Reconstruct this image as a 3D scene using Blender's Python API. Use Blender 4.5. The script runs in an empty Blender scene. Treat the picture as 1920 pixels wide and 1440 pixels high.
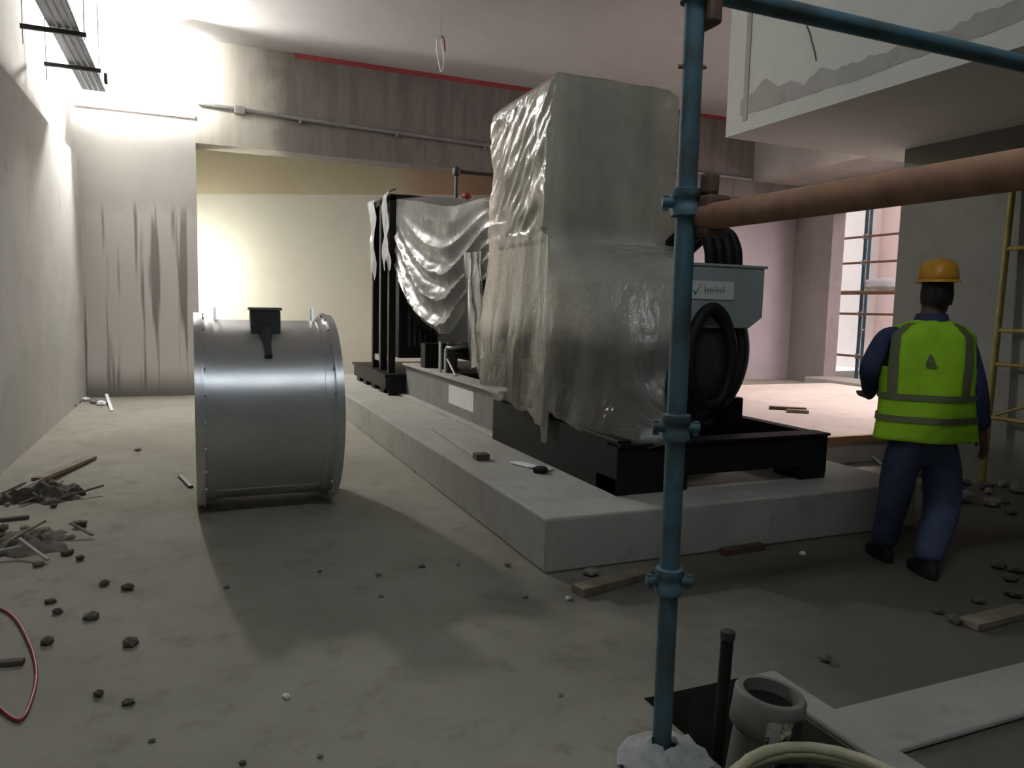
import bpy, bmesh, math, random
from mathutils import Vector, Matrix, noise
R = math.radians
random.seed(7)
S = bpy.context.scene
COL = S.collection

# ------------------------------------------------------------------ camera
FPX, HC, YAW, PIT, ROL = 1400.0, 1.5, R(23), R(5.8), R(1.3)
fw = Vector((math.sin(YAW)*math.cos(PIT), math.cos(YAW)*math.cos(PIT), -math.sin(PIT)))
r0 = Vector((math.cos(YAW), -math.sin(YAW), 0)); u0 = r0.cross(fw)
rt = math.cos(ROL)*r0 + math.sin(ROL)*u0; up = -math.sin(ROL)*r0 + math.cos(ROL)*u0
CAM = Vector((0, 0, HC))
cd = bpy.data.cameras.new('camera'); cam = bpy.data.objects.new('camera', cd); COL.objects.link(cam)
cd.sensor_fit = 'HORIZONTAL'; cd.sensor_width = 36; cd.lens = FPX/1920*36; cd.clip_start = .05
M = Matrix((rt, up, -fw)).transposed().to_4x4(); M.translation = CAM
cam.matrix_world = M
S.camera = cam
def ray(x, y): return fw + rt*((x-960)/FPX) + up*((720-y)/FPX)
def atz(x, y, z=0.0):
    d = ray(x, y); return CAM + d*((z-HC)/d.z)
def aty(x, y, c):
    d = ray(x, y); return CAM + d*(c/d.y)
def atx(x, y, c):
    d = ray(x, y); return CAM + d*(c/d.x)
def atk(x, y, k): return CAM + ray(x, y)*k

# ------------------------------------------------------------------ world, view
S.view_settings.view_transform = 'Standard'; S.view_settings.look = 'None'
S.view_settings.gamma = 1; S.view_settings.exposure = 0.0; S.view_settings.use_curve_mapping = False
w = bpy.data.worlds.new('overcast_sky'); S.world = w; w.use_nodes = True
w.node_tree.nodes['Background'].inputs[0].default_value = (1.0, .93, .95, 1)
w.node_tree.nodes['Background'].inputs[1].default_value = 1.2

LAMP = Vector((-.72, 11.95, 4.92))      # work lamp in front of the column head
P_LAMP, P_BACK, P_TUBE, P_DAY, P_HATCH_ADDED = 750.0, 82.0, 106.0, 240.0, 620.0

# daylight falling through the wide doorway on the right
ld = bpy.data.lights.new('doorway_daylight', 'AREA'); ld.shape = 'RECTANGLE'; ld.size = 3.6; ld.size_y = 3.2
ld.energy = P_DAY; ld.color = (1.0, .80, .82)
lo = bpy.data.objects.new('doorway_daylight', ld); COL.objects.link(lo)
lo.location = (14.2, 8.4, 3.2); lo.rotation_euler = Vector((-1, .05, -.42)).to_track_quat('-Z', 'Y').to_euler()

# added light above a made-up ceiling hatch, brightens the far floor and beam
l2 = bpy.data.lights.new('added_hatch_light', 'AREA'); l2.shape = 'RECTANGLE'; l2.size = 1.9; l2.size_y = 1.9
l2.energy = P_HATCH_ADDED; l2.color = (1.0, .82, .80)
o2 = bpy.data.objects.new('added_hatch_light', l2); COL.objects.link(o2); o2.location = (9.9, 7.6, 6.1)

# ------------------------------------------------------------------ materials
def nodes(name):
    m = bpy.data.materials.new(name); m.use_nodes = True
    nt = m.node_tree; return m, nt, nt.nodes['Principled BSDF']
def mix(nt, a, b, fac):
    n = nt.nodes.new('ShaderNodeMix'); n.data_type = 'RGBA'
    for s, v in ((6, a), (7, b)):
        if hasattr(v, 'is_linked'): nt.links.new(v, n.inputs[s])
        else: n.inputs[s].default_value = (*v, 1)
    if hasattr(fac, 'is_linked'): nt.links.new(fac, n.inputs[0])
    else: n.inputs[0].default_value = fac
    return n.outputs[2]
def pos(nt, scale=(1, 1, 1)):
    g = nt.nodes.new('ShaderNodeNewGeometry'); mp = nt.nodes.new('ShaderNodeMapping')
    mp.inputs['Scale'].default_value = scale
    nt.links.new(g.outputs['Position'], mp.inputs['Vector']); return mp.outputs[0]
def noi(nt, vec, scale, detail=5, rough=.6):
    n = nt.nodes.new('ShaderNodeTexNoise'); n.inputs['Scale'].default_value = scale
    n.inputs['Detail'].default_value = detail; n.inputs['Roughness'].default_value = rough
    nt.links.new(vec, n.inputs['Vector']); return n.outputs['Fac']
def rng(nt, v, a, b, c=0., d=1.):
    n = nt.nodes.new('ShaderNodeMapRange'); n.interpolation_type = 'SMOOTHSTEP'
    for i, x in enumerate((a, b, c, d)): n.inputs[i+1].default_value = x
    nt.links.new(v, n.inputs[0]); return n.outputs[0]
def mth(nt, op, a, b=0.):
    n = nt.nodes.new('ShaderNodeMath'); n.operation = op
    for i, v in enumerate((a, b)):
        if hasattr(v, 'is_linked'): nt.links.new(v, n.inputs[i])
        else: n.inputs[i].default_value = v
    return n.outputs[0]
def axis(nt, k):
    g = nt.nodes.new('ShaderNodeNewGeometry'); s = nt.nodes.new('ShaderNodeSeparateXYZ')
    nt.links.new(g.outputs['Position'], s.inputs[0]); return s.outputs[k]
def bump(nt, b, h, strength=.3, dist=.02):
    n = nt.nodes.new('ShaderNodeBump'); n.inputs['Strength'].default_value = strength
    n.inputs['Distance'].default_value = dist
    nt.links.new(h, n.inputs['Height']); nt.links.new(n.outputs[0], b.inputs['Normal'])
def plain(name, c, rough=.6, metal=0., var=.25, sc=14., spec=.5):
    m, nt, b = nodes(name)
    v = pos(nt); f = rng(nt, noi(nt, v, sc), .35, .7)
    nt.links.new(mix(nt, c, tuple(x*(1-var) for x in c), f), b.inputs['Base Color'])
    b.inputs['Roughness'].default_value = rough; b.inputs['Metallic'].default_value = metal
    b.inputs['Specular IOR Level'].default_value = spec
    return m
def mottled(name, a, b2, dirt, s1=.9, s2=6., rough=.9, bs=.35, bd=.012):
    m, nt, b = nodes(name); v = pos(nt)
    c1 = mix(nt, a, b2, rng(nt, noi(nt, v, s1, 6), .38, .64))
    c2 = mix(nt, c1, dirt, mth(nt, 'MULTIPLY', rng(nt, noi(nt, v, s2, 8, .7), .50, .74), .75))
    nt.links.new(c2, b.inputs['Base Color']); b.inputs['Roughness'].default_value = rough
    b.inputs['Specular IOR Level'].default_value = .25
    bump(nt, b, noi(nt, v, s2*5, 6, .7), bs, bd)
    return m
def emit(name, c, s):
    m, nt, b = nodes(name); b.inputs['Base Color'].default_value = (*c, 1)
    b.inputs['Emission Color'].default_value = (*c, 1); b.inputs['Emission Strength'].default_value = s
    return m

MT = {}
def _m(*a, **k): return mottled(*a, **k)
MT['floor'] = _m('dusty_concrete_floor', (.315, .303, .258), (.262, .252, .212), (.17, .162, .131), .8, 4.5)
MT['plinth'] = mottled('plinth_concrete', (.40, .40, .365), (.355, .35, .318), (.28, .272, .245), 1.4, 6)
MT['slab'] = mottled('far_slab_concrete', (.52, .48, .44), (.46, .42, .38), (.36, .32, .29), .8, 4)
MT['kerb'] = mottled('kerb_concrete', (.35, .35, .325), (.31, .31, .285), (.24, .235, .21), 1.4, 6)
MT['ceil'] = mottled('ceiling_plaster', (.42, .41, .405), (.39, .38, .375), (.36, .35, .345), .5, 3, bs=.1)
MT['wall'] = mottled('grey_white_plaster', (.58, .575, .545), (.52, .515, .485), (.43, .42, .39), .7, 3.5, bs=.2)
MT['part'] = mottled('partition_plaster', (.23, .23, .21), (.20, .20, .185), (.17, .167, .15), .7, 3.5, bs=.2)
MT['soff'] = mottled('soffit_plaster', (.56, .58, .55), (.53, .55, .52), (.48, .49, .47), .7, 3.5, bs=.15)
MT['patch'] = mottled('cement_patch', (.36, .36, .34), (.32, .32, .30), (.28, .28, .26), 2, 8, bs=.3)
MT['pinkwall'] = mottled('pale_far_wall', (.46, .42, .44), (.42, .38, .40), (.37, .335, .34), .5, 3, bs=.15)
MT['drk'] = mottled('raw_column_concrete', (.33, .30, .28), (.28, .255, .24), (.22, .20, .18), .9, 5)

def shade_right_floor(m):  # right-hand floor darkened in colour to stand in for shade
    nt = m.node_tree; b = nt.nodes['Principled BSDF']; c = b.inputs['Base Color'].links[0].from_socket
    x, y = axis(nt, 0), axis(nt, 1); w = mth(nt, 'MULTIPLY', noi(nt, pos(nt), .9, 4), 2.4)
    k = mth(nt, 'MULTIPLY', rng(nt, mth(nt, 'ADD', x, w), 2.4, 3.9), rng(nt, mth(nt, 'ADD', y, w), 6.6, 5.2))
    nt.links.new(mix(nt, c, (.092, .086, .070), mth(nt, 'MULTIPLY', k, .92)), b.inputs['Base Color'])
shade_right_floor(MT['floor'])
def column_mat():
    m, nt, b = nodes('streaked_column_plaster')
    z = axis(nt, 2); v = pos(nt, (1, 1, 1)); vs = pos(nt, (5.0, 5.0, .22))
    base = mix(nt, (.60, .59, .57), (.54, .53, .515), rng(nt, noi(nt, v, 1.2), .4, .65))
    st = rng(nt, noi(nt, vs, 1.0, 3, .5), .47, .54)
    edge = mth(nt, 'ADD', z, mth(nt, 'MULTIPLY', noi(nt, pos(nt, (2.2, 2.2, 2.2)), 1.0, 3), .5))
    low = rng(nt, edge, 3.25, 2.95)
    lower = mix(nt, (.72, .70, .675), (.27, .255, .245), st)
    lower = mix(nt, lower, (.22, .21, .19), rng(nt, z, .5, .0))
    nt.links.new(mix(nt, base, lower, low), b.inputs['Base Color'])
    b.inputs['Roughness'].default_value = .9; bump(nt, b, noi(nt, v, 20), .25, .01)
    return m
MT['column'] = column_mat()
def beam_mat():
    m, nt, b = nodes('beam_bare_concrete')
    x = axis(nt, 0); v = pos(nt, (3, 3, .5))
    edge = mth(nt, 'ADD', x, mth(nt, 'MULTIPLY', noi(nt, pos(nt), 1.5), .9))
    raw = mix(nt, (.175, .158, .148), (.135, .122, .115), rng(nt, noi(nt, v, 2.0), .4, .62))
    pl = mix(nt, (.50, .48, .42), (.44, .42, .37), rng(nt, noi(nt, v, 2.0), .4, .62))
    nt.links.new(mix(nt, pl, raw, rng(nt, edge, 1.35, 2.0)), b.inputs['Base Color'])
    b.inputs['Roughness'].default_value = .9; bump(nt, b, noi(nt, pos(nt), 18), .3, .01)
    return m
MT['beam'] = beam_mat()
def backwall_mat():
    m, nt, b = nodes('cream_two_tone_wall')
    z = axis(nt, 2); x = axis(nt, 0); v = pos(nt)
    ln = mth(nt, 'SUBTRACT', z, mth(nt, 'MULTIPLY', x, .075))  # wall is yellower and darker above this line
    lo_ = mix(nt, (.74, .73, .63), (.70, .69, .59), rng(nt, noi(nt, v, .8), .4, .65))
    hi = mix(nt, (.58, .53, .37), (.54, .49, .34), rng(nt, noi(nt, v, .8), .4, .65))
    hi = mix(nt, hi, (.50, .36, .25), rng(nt, x, 3.6, 4.3))
    nt.links.new(mix(nt, lo_, hi, rng(nt, ln, 3.385, 3.405)), b.inputs['Base Color'])
    b.inputs['Roughness'].default_value = .7
    return m
MT['cream'] = backwall_mat()
MT['redline'] = plain('red_oxide_strip', (.30, .045, .045), .8)
MT['outpink'] = mottled('outside_pink_render', (.80, .62, .58), (.76, .58, .55), (.68, .52, .50), .5, 3, bs=.1)
MT['outwhite'] = mottled('outside_white_render', (.88, .84, .80), (.84, .80, .77), (.75, .72, .7), .5, 3, bs=.1)
MT['black'] = plain('black_gloss_paint', (.012, .012, .013), .5, 0, .2, 6, .18)
MT['blackmat'] = plain('black_matt_rubber', (.012, .012, .013), .55, 0, .2, 10, .25)
MT['alt'] = plain('dark_grey_casting', (.05, .052, .052), .55, 0, .25, 5)
MT['greybox'] = plain('blue_grey_panel_paint', (.36, .41, .42), .5, 0, .12, 4)
MT['railgrey'] = plain('dusty_grey_steel', (.21, .21, .205), .6, 0, .2, 6)
MT['railtop'] = plain('dust_covered_flange', (.42, .41, .38), .8, 0, .2, 8)
MT['steel'] = plain('dull_steel', (.40, .40, .39), .45, .6, .25, 12)
MT['cab'] = plain('khaki_cabinet_paint', (.36, .35, .255), .55, 0, .12, 3)
MT['tray'] = plain('galvanised_tray', (.36, .40, .46), .4, .7, .2, 8)
MT['white'] = plain('white_label', (.74, .77, .74), .6, 0, .05)
MT['green'] = plain('green_mark', (.05, .30, .20), .6, 0, .05)
MT['ink'] = plain('grey_print', (.22, .27, .26), .6, 0, .05)
MT['wood'] = plain('grey_timber', (.26, .22, .16), .85, 0, .35, 9)
MT['brownblock'] = plain('brown_wood_block', (.10, .055, .035), .8, 0, .3, 20)
MT['orangewood'] = plain('orange_timber_edge', (.42, .22, .09), .8, 0, .25, 8)
MT['rubble'] = plain('dark_rubble', (.115, .105, .085), .95, 0, .4, 30)
MT['rubl2'] = plain('grey_rubble', (.24, .225, .19), .95, 0, .35, 30)
MT['paper'] = plain('scrap_paper', (.80, .80, .84), .7, 0, .06)
MT['redcable'] = plain('red_cable', (.30, .03, .02), .45, 0, .15)
MT['rust'] = plain('rusty_orange_tube', (.31, .165, .095), .75, 0, .35, 9)
MT['rustd'] = plain('dark_rusty_clamp', (.15, .085, .06), .75, 0, .35, 12)
MT['scrapcloth'] = plain('dusty_white_cloth', (.42, .43, .43), .85, 0, .25, 25)
MT['yellow'] = plain('yellow_frame_paint', (.27, .21, .04), .6, 0, .35, 8)
MT['hose'] = plain('yellowed_hose', (.56, .54, .36), .45, 0, .2, 12)
MT['pvc'] = plain('grey_pipe_coating', (.20, .20, .18), .6, 0, .3, 7)
MT['skin'] = plain('brown_skin', (.12, .065, .045), .6, 0, .1)
MT['hair'] = plain('black_hair', (.008, .008, .008), .7)
MT['navy'] = plain('navy_cloth', (.05, .062, .135), .9, 0, .25, 18, .2)
MT['jean'] = plain('blue_work_trousers', (.075, .095, .175), .9, 0, .35, 9, .2)
MT['vest'] = plain('lime_hi_vis_cloth', (.38, .74, .03), .75, 0, .15, 7, .2)
MT['band'] = plain('olive_grey_reflective_band', (.15, .17, .085), .5, 0, .15, 9)
MT['helmet'] = plain('orange_yellow_helmet', (.62, .30, .02), .35, 0, .06)
MT['shoe'] = plain('black_boot', (.015, .014, .013), .7)
MT['glass'] = emit('white_hot_bulb', (1, .97, .92), P_LAMP/(4*math.pi**2*.13**2))
MT['glassb'] = emit('lit_floodlight_lens', (1, .96, .86), P_BACK/(math.pi*.30*.22))
MT['tubeglow'] = emit('lit_fluorescent_tube', (.86, .93, 1), P_TUBE/(math.pi*2*math.pi*.02*3.0*2))

def scaffold_blue():
    m, nt, b = nodes('chipped_blue_tube_paint'); v = pos(nt)
    c = mix(nt, (.062, .145, .190), (.055, .085, .092), rng(nt, noi(nt, v, 4, 6, .7), .42, .62))
    c = mix(nt, c, (.10, .11, .105), rng(nt, noi(nt, v, 17, 6, .7), .60, .75))
    nt.links.new(c, b.inputs['Base Color']); b.inputs['Roughness'].default_value = .65
    return m
MT['blue'] = scaffold_blue()
def galv():
    m, nt, b = nodes('galvanised_sheet')
    f = noi(nt, pos(nt, (2, 6, 6)), 1.2, 3)
    nt.links.new(mix(nt, (.74, .75, .76), (.66, .67, .68), rng(nt, f, .3, .75)), b.inputs['Base Color'])
    b.inputs['Metallic'].default_value = .8; b.inputs['Roughness'].default_value = .34
    b.inputs['Anisotropic'].default_value = .3
    bump(nt, b, noi(nt, pos(nt, (1, 1.5, 1.5)), 2, 2), .05, .02)
    return m
MT['galv'] = galv()
def plastic(name, clear=.45, tint=(.80, .80, .74), rough=.10, bs=.6, sc=6., uneven=False):
    m, nt, b = nodes(name)
    bp = nt.nodes.new('ShaderNodeBump'); bp.inputs['Strength'].default_value = bs; bp.inputs['Distance'].default_value = .04
    nt.links.new(noi(nt, pos(nt, (1, 1, .6)), sc, 5, .6), bp.inputs['Height'])
    df = nt.nodes.new('ShaderNodeBsdfDiffuse'); df.inputs[0].default_value = (*tint, 1); nt.links.new(bp.outputs[0], df.inputs['Normal'])
    tr = nt.nodes.new('ShaderNodeBsdfTranslucent'); tr.inputs[0].default_value = (*tint, 1)
    ms = nt.nodes.new('ShaderNodeMixShader'); ms.inputs[0].default_value = .35
    nt.links.new(df.outputs[0], ms.inputs[1]); nt.links.new(tr.outputs[0], ms.inputs[2])
    tp = nt.nodes.new('ShaderNodeBsdfTransparent'); tp.inputs[0].default_value = (.95, .95, .91, 1)
    m2 = nt.nodes.new('ShaderNodeMixShader')
    cl = rng(nt, noi(nt, pos(nt, (1.5, 1.5, .8)), 1.6, 3), .3, .7, clear-.10, clear+.10)
    if uneven:      # film milkier below the cabinet and along the left, clearer near the hem
        z, x = axis(nt, 2), axis(nt, 0)
        wv = mth(nt, 'ADD', z, mth(nt, 'MULTIPLY', noi(nt, pos(nt), 2.2, 3), .25))
        cl = mth(nt, 'ADD', cl, rng(nt, wv, 1.52, 1.34, 0, .34))
        cl = mth(nt, 'SUBTRACT', cl, mth(nt, 'MULTIPLY', mth(nt, 'MULTIPLY', rng(nt, wv, 1.45, 1.65), rng(nt, wv, 2.28, 2.12)), .26))
        cl = mth(nt, 'SUBTRACT', cl, mth(nt, 'MULTIPLY', rng(nt, x, 2.60, 2.46, 0, .24), rng(nt, wv, 1.2, 1.6)))
    nt.links.new(cl, m2.inputs[0]); nt.links.new(ms.outputs[0], m2.inputs[1]); nt.links.new(tp.outputs[0], m2.inputs[2])
    fr = nt.nodes.new('ShaderNodeFresnel'); fr.inputs['IOR'].default_value = 1.6; nt.links.new(bp.outputs[0], fr.inputs['Normal'])
    gl = nt.nodes.new('ShaderNodeBsdfGlossy'); gl.inputs['Roughness'].default_value = rough; nt.links.new(bp.outputs[0], gl.inputs['Normal'])
    m3 = nt.nodes.new('ShaderNodeMixShader'); nt.links.new(fr.outputs[0], m3.inputs[0])
    nt.links.new(m2.outputs[0], m3.inputs[1]); nt.links.new(gl.outputs[0], m3.inputs[2])
    nt.links.new(m3.outputs[0], nt.nodes['Material Output'].inputs[0])
    nt.nodes.remove(b)
    return m
MT['film'] = plastic('milky_polythene_film', .46, (.95, .92, .80), .12, .75, 6, True)
MT['film2'] = plastic('thin_polythene_film', .50, (.42, .425, .42), .27, .3, 4)
MT['scrapfilm'] = plastic('clear_plastic_scrap', .35, (.86, .88, .92), .15)

# ------------------------------------------------------------------ mesh helpers
def box(bm, x0, x1, y0, y1, z0, z1):
    v = [bm.verts.new((x, y, z)) for z in (z0, z1) for y in (y0, y1) for x in (x0, x1)]
    for f in ((0, 2, 3, 1), (4, 5, 7, 6), (0, 1, 5, 4), (2, 6, 7, 3), (0, 4, 6, 2), (1, 3, 7, 5)):
        bm.faces.new([v[i] for i in f])
def rings(bm, rs, closed=True, cap=True):
    vs = [[bm.verts.new(p) for p in r] for r in rs]; n = len(vs[0])
    for a, b in zip(vs, vs[1:]):
        for i in range(n if closed else n-1):
            j = (i+1) % n; bm.faces.new((a[i], a[j], b[j], b[i]))
    if cap and closed:
        bm.faces.new(vs[0][::-1]); bm.faces.new(vs[-1])
    return vs
def frame(d):
    d = d.normalized(); a = Vector((0, 0, 1)) if abs(d.z) < .9 else Vector((1, 0, 0))
    s = d.cross(a).normalized(); return s, s.cross(d).normalized()
def tube(bm, pts, r, seg=10, cap=True):
    pts = [Vector(p) for p in pts]; rs = []; ps = None
    for i, p in enumerate(pts):
        d = pts[min(i+1, len(pts)-1)] - pts[max(i-1, 0)]
        s, t = frame(d)
        if ps is not None:
            d = d.normalized(); s = (ps - d*ps.dot(d)).normalized(); t = s.cross(d).normalized()
        ps = s
        rr = r[i] if isinstance(r, (list, tuple)) else r
        rs.append([p + (s*math.cos(2*math.pi*k/seg) + t*math.sin(2*math.pi*k/seg))*rr for k in range(seg)])
    rings(bm, rs, True, cap)
def lathe(bm, c, ax, prof, seg=32, cap=True):
    ax = Vector(ax).normalized(); s, t = frame(ax); c = Vector(c)
    rings(bm, [[c + ax*h + (s*math.cos(2*math.pi*k/seg)+t*math.sin(2*math.pi*k/seg))*max(r, .0005) for k in range(seg)] for r, h in prof], True, cap)
def spline(pts, n=8, closed=False):
    P = [Vector(p) for p in pts]; out = []; m = len(P)
    for i in range(m if closed else m-1):
        if closed: a, b, c, d = P[i-1], P[i], P[(i+1) % m], P[(i+2) % m]
        else: a, b, c, d = P[max(i-1, 0)], P[i], P[i+1], P[min(i+2, m-1)]
        for k in range(n):
            t = k/n
            out.append(.5*((2*b)+(c-a)*t+(2*a-5*b+4*c-d)*t*t+(3*b-a-3*c+d)*t**3))
    out.append(P[0] if closed else P[-1]); return out
def prism(bm, poly, h):
    h = Vector(h); a = [bm.verts.new(p) for p in poly]; b = [bm.verts.new(Vector(p)+h) for p in poly]; n = len(a)
    bm.faces.new(a[::-1]); bm.faces.new(b)
    for i in range(n): bm.faces.new((a[i], a[(i+1) % n], b[(i+1) % n], b[i]))
def grid(bm, fn, nu, nv):
    g = [[bm.verts.new(fn(i/nu, j/nv)) for i in range(nu+1)] for j in range(nv+1)]
    for j in range(nv):
        for i in range(nu): bm.faces.new((g[j][i], g[j][i+1], g[j+1][i+1], g[j+1][i]))
def wloc(o):
    return o['_w'] if '_w' in o else (0, 0, 0)
ORG = {}
def mk(name, bm, mat, parent=None, smooth=False, bevel=0., thick=0.):
    if callable(bm): b = bmesh.new(); bm(b); bm = b
    bmesh.ops.recalc_face_normals(bm, faces=bm.faces)
    zs = [v.co for v in bm.verts]
    c = Vector(((min(v.x for v in zs)+max(v.x for v in zs))/2, (min(v.y for v in zs)+max(v.y for v in zs))/2, min(v.z for v in zs)))
    bmesh.ops.translate(bm, verts=bm.verts, vec=-c)
    me = bpy.data.meshes.new(name); bm.to_mesh(me); bm.free()
    me.materials.append(MT[mat] if isinstance(mat, str) else mat)
    if smooth:
        for p in me.polygons: p.use_smooth = True
    o = bpy.data.objects.new(name, me); COL.objects.link(o)
    ORG[o] = c
    if parent is not None: o.parent = parent; o.location = c - ORG[parent]
    else: o.location = c
    if thick:
        k = o.modifiers.new('thickness', 'SOLIDIFY'); k.thickness = thick
    if bevel:
        k = o.modifiers.new('bevel', 'BEVEL'); k.width = bevel; k.segments = 2; k.limit_method = 'ANGLE'
    if smooth and not thick:
        me.set_sharp_from_angle(angle=R(50))
    return o
def bx(name, a, mat, parent=None, bevel=0.):
    return mk(name, lambda b: box(b, *a), mat, parent, False, bevel)
def tb(name, pts, r, mat, parent=None, seg=10):
    return mk(name, lambda b: tube(b, pts, r, seg), mat, parent, True)
def thing(name, loc, label, cat, group=None):
    o = bpy.data.objects.new(name, None); o.empty_display_size = .1; COL.objects.link(o)
    o.location = loc; ORG[o] = Vector(loc); return tag(o, label, cat, group)
def tag(o, label, cat, group=None):
    o['label'] = label; o['category'] = cat
    if group: o['group'] = group
    return o
def struct(o, label=None):
    o['kind'] = 'structure'
    if label: o['label'] = label
    return o
def clone(o, loc, rz=0., sc=1., label=None, group=None):
    c = o.copy(); COL.objects.link(c); c.location = loc; c.rotation_euler = (random.uniform(-.15, .15), random.uniform(-.15, .15), rz)
    c.scale = (sc, sc, sc)
    if label: c['label'] = label
    if group: c['group'] = group
    return c

# ================================================================== STRUCTURE
CZ = 5.5
PX0, PX1, PY0, PY1 = 1.58, 2.07, 1.66, 2.34            # floor pit
def fl(b):
    xs = [-1.8, PX0, PX1, 19.0]; ys = [-4.5, PY0, PY1, 15.2]
    for i in range(3):
        for j in range(3):
            if i == 1 and j == 1: continue
            b.faces.new([b.verts.new(p) for p in ((xs[i], ys[j], 0), (xs[i+1], ys[j], 0), (xs[i+1], ys[j+1], 0), (xs[i], ys[j+1], 0))])
    bmesh.ops.remove_doubles(b, verts=b.verts, dist=1e-4)
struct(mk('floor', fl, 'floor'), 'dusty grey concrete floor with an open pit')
MT['pitshade'] = plain('dark_pit_shade', (.055, .05, .04), .95)  # gloom of the deep pit painted in as a dark lining colour
def pit(b):
    d = -.7
    q = [(PX0, PY0), (PX1, PY0), (PX1, PY1), (PX0, PY1)]
    for i in range(4):
        a, c = q[i], q[(i+1) % 4]
        b.faces.new([b.verts.new(p) for p in ((*a, 0), (*c, 0), (*c, d), (*a, d))])
    b.faces.new([b.verts.new((*p, d)) for p in q])
struct(mk('floor_pit', pit, 'pitshade'), 'dark open pit in the floor')
def cl_(b):
    xs = [-1.9, 8.9, 10.9, 13.1]; ys = [-4.7, 6.6, 8.6, 15.3]  # made-up hatch hole, out of view, lets the added light in
    for i in range(3):
        for j in range(3):
            if i == 1 and j == 1: continue
            b.faces.new([b.verts.new(p) for p in ((xs[i], ys[j], CZ), (xs[i+1], ys[j], CZ), (xs[i+1], ys[j+1], CZ), (xs[i], ys[j+1], CZ))])
    bmesh.ops.remove_doubles(b, verts=b.verts, dist=1e-4)
ce_ = mk('ceiling', cl_, 'ceil'); md = ce_.modifiers.new('thickness', 'SOLIDIFY'); md.thickness = .2
md.offset = 1 if ce_.data.polygons[0].normal.z > 0 else -1
struct(ce_, 'smooth grey concrete ceiling')
def wl(b):
    box(b, -1.95, -1.55, -4.6, 15.2, 0, 3.55); box(b, -1.95, -1.62, -4.6, 15.2, 3.55, CZ)
wl_ = struct(mk('wall_left', wl, 'wall'), 'grey white plaster wall with a ledge near the top')
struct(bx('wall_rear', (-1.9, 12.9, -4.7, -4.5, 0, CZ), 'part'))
struct(bx('wall_back', (-1.55, 12.9, 14.75, 14.95, 0, CZ), 'cream'), 'cream painted wall beyond the beam')
struct(bx('concrete_column', (-1.63, .05, 12.9, 13.5, 0, CZ), 'column'), 'wide plastered column with dark vertical streaks')
lip = struct(bx('trim_1', (-1.55, .05, 12.86, 12.90, 4.30, 4.36), 'column'), 'plaster ledge across the column head')
struct(bx('ceiling_beam', (.05, 12.75, 12.9, 13.4, 3.94, CZ), 'beam'), 'deep bare concrete beam below the ceiling')
struct(bx('trim_2', (1.55, 10.9, 12.875, 12.9, CZ-.075, CZ), 'redline'), 'red strip along the top of the beam')
# pale wall under the beam on the far right, corner column, right wall with wide doorway
struct(bx('wall_far_right', (6.6, 12.75, 13.55, 13.75, 0, 3.94), 'pinkwall'), 'pale wall beyond the generator')
struct(bx('roof_beam', (10.9, 12.75, 6.0, 12.9, 4.28, CZ), 'drk'), 'dark beam above the doorway wall')
def wr(b):
    box(b, 12.75, 13.1, 12.45, 15.0, 0, CZ)
    box(b, 12.75, 13.1, -4.6, 6.2, 0, CZ)
    box(b, 12.75, 13.1, 6.2, 12.45, 3.74, CZ)
MT['pierwall'] = mottled('raw_doorway_concrete', (.31, .28, .275), (.27, .24, .235), (.22, .195, .19), .9, 5)
struct(mk('wall_right', wr, 'pierwall'), 'wall with the wide open doorway')
struct(bx('door_sill', (12.2, 13.1, 6.2, 12.45, 0, .16), 'plinth', None, .02), 'raised concrete threshold of the doorway')
# partition and dropped soffit
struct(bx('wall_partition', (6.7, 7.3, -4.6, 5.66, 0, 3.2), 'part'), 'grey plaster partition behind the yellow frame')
def so(b): box(b, 4.79, 7.45, -4.6, 6.1, 3.2, CZ)
struct(mk('dropped_soffit', so, 'soff'), 'white plastered dropped soffit box')
# smeared cement patch on the soffit face
def patch(b):
    n = 160; up_, lo_ = [], []
    for i in range(n+1):
        y = 5.9 - 4.6*i/n
        w1 = .10 + .06*noise.noise((y*2.1, 1, 0)) + .03*noise.noise((y*9, 1, 0)); w2 = .15 + .12*noise.noise((y*1.7, 5, 0)) + .05*noise.noise((y*6, 5, 3)) + .03*noise.noise((y*15, 5, 3))
        if i in (0, n): w1, w2 = .13, .15
        mid = 3.34 + .02*math.sin(y)
        lo_.append(b.verts.new((4.786, y, mid-.02+w1*.4))); up_.append(b.verts.new((4.786, y, mid+.02+max(w2, w1*.4+.02))))
    for i in range(n): b.faces.new((lo_[i], lo_[i+1], up_[i+1], up_[i]))
struct(mk('trim_3', patch, 'patch'), 'rough grey cement patch along the soffit')
def patch2(b):
    box(b, 4.783, 4.79, 5.80, 5.86, 3.3, CZ)
struct(mk('trim_4', patch2, 'patch'), 'narrow grey cement strip at the soffit end')
cr = [atx(x_, y_, 4.785) for x_, y_ in ((1512, 48), (1518, 62), (1522, 80), (1527, 96), (1530, 114))]
struct(mk('trim_6', lambda b: tube(b, cr, .004, 5), 'rubble'), 'thin dark crack in the soffit plaster')
struct(bx('generator_plinth', (1.8, 4.75, 3.7, 13.0-.2, 0, .32), 'plinth', None, .015), 'long concrete plinth under the generator')
struct(bx('second_plinth', (5.25, 10.6, 5.55, 10.2, 0, .28), 'slab', None, .015), 'wide concrete plinth behind the generator')
struct(bx('trim_5', (5.35, 7.2, 5.50, 5.55, .23, .295), 'orangewood'), 'orange timber edge of the second plinth')
def kb(b): box(b, 2.195, 6.7, 1.70, 1.99, 0, .022)
struct(mk('floor_kerb', kb, 'kerb', None, False, .015), 'low pale concrete kerb across the floor')
struct(bx('pit_edge', (2.075, 2.19, 1.2, 2.3, 0, .03), 'kerb', None, .01), 'pale concrete edge beside the floor pit')

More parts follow.
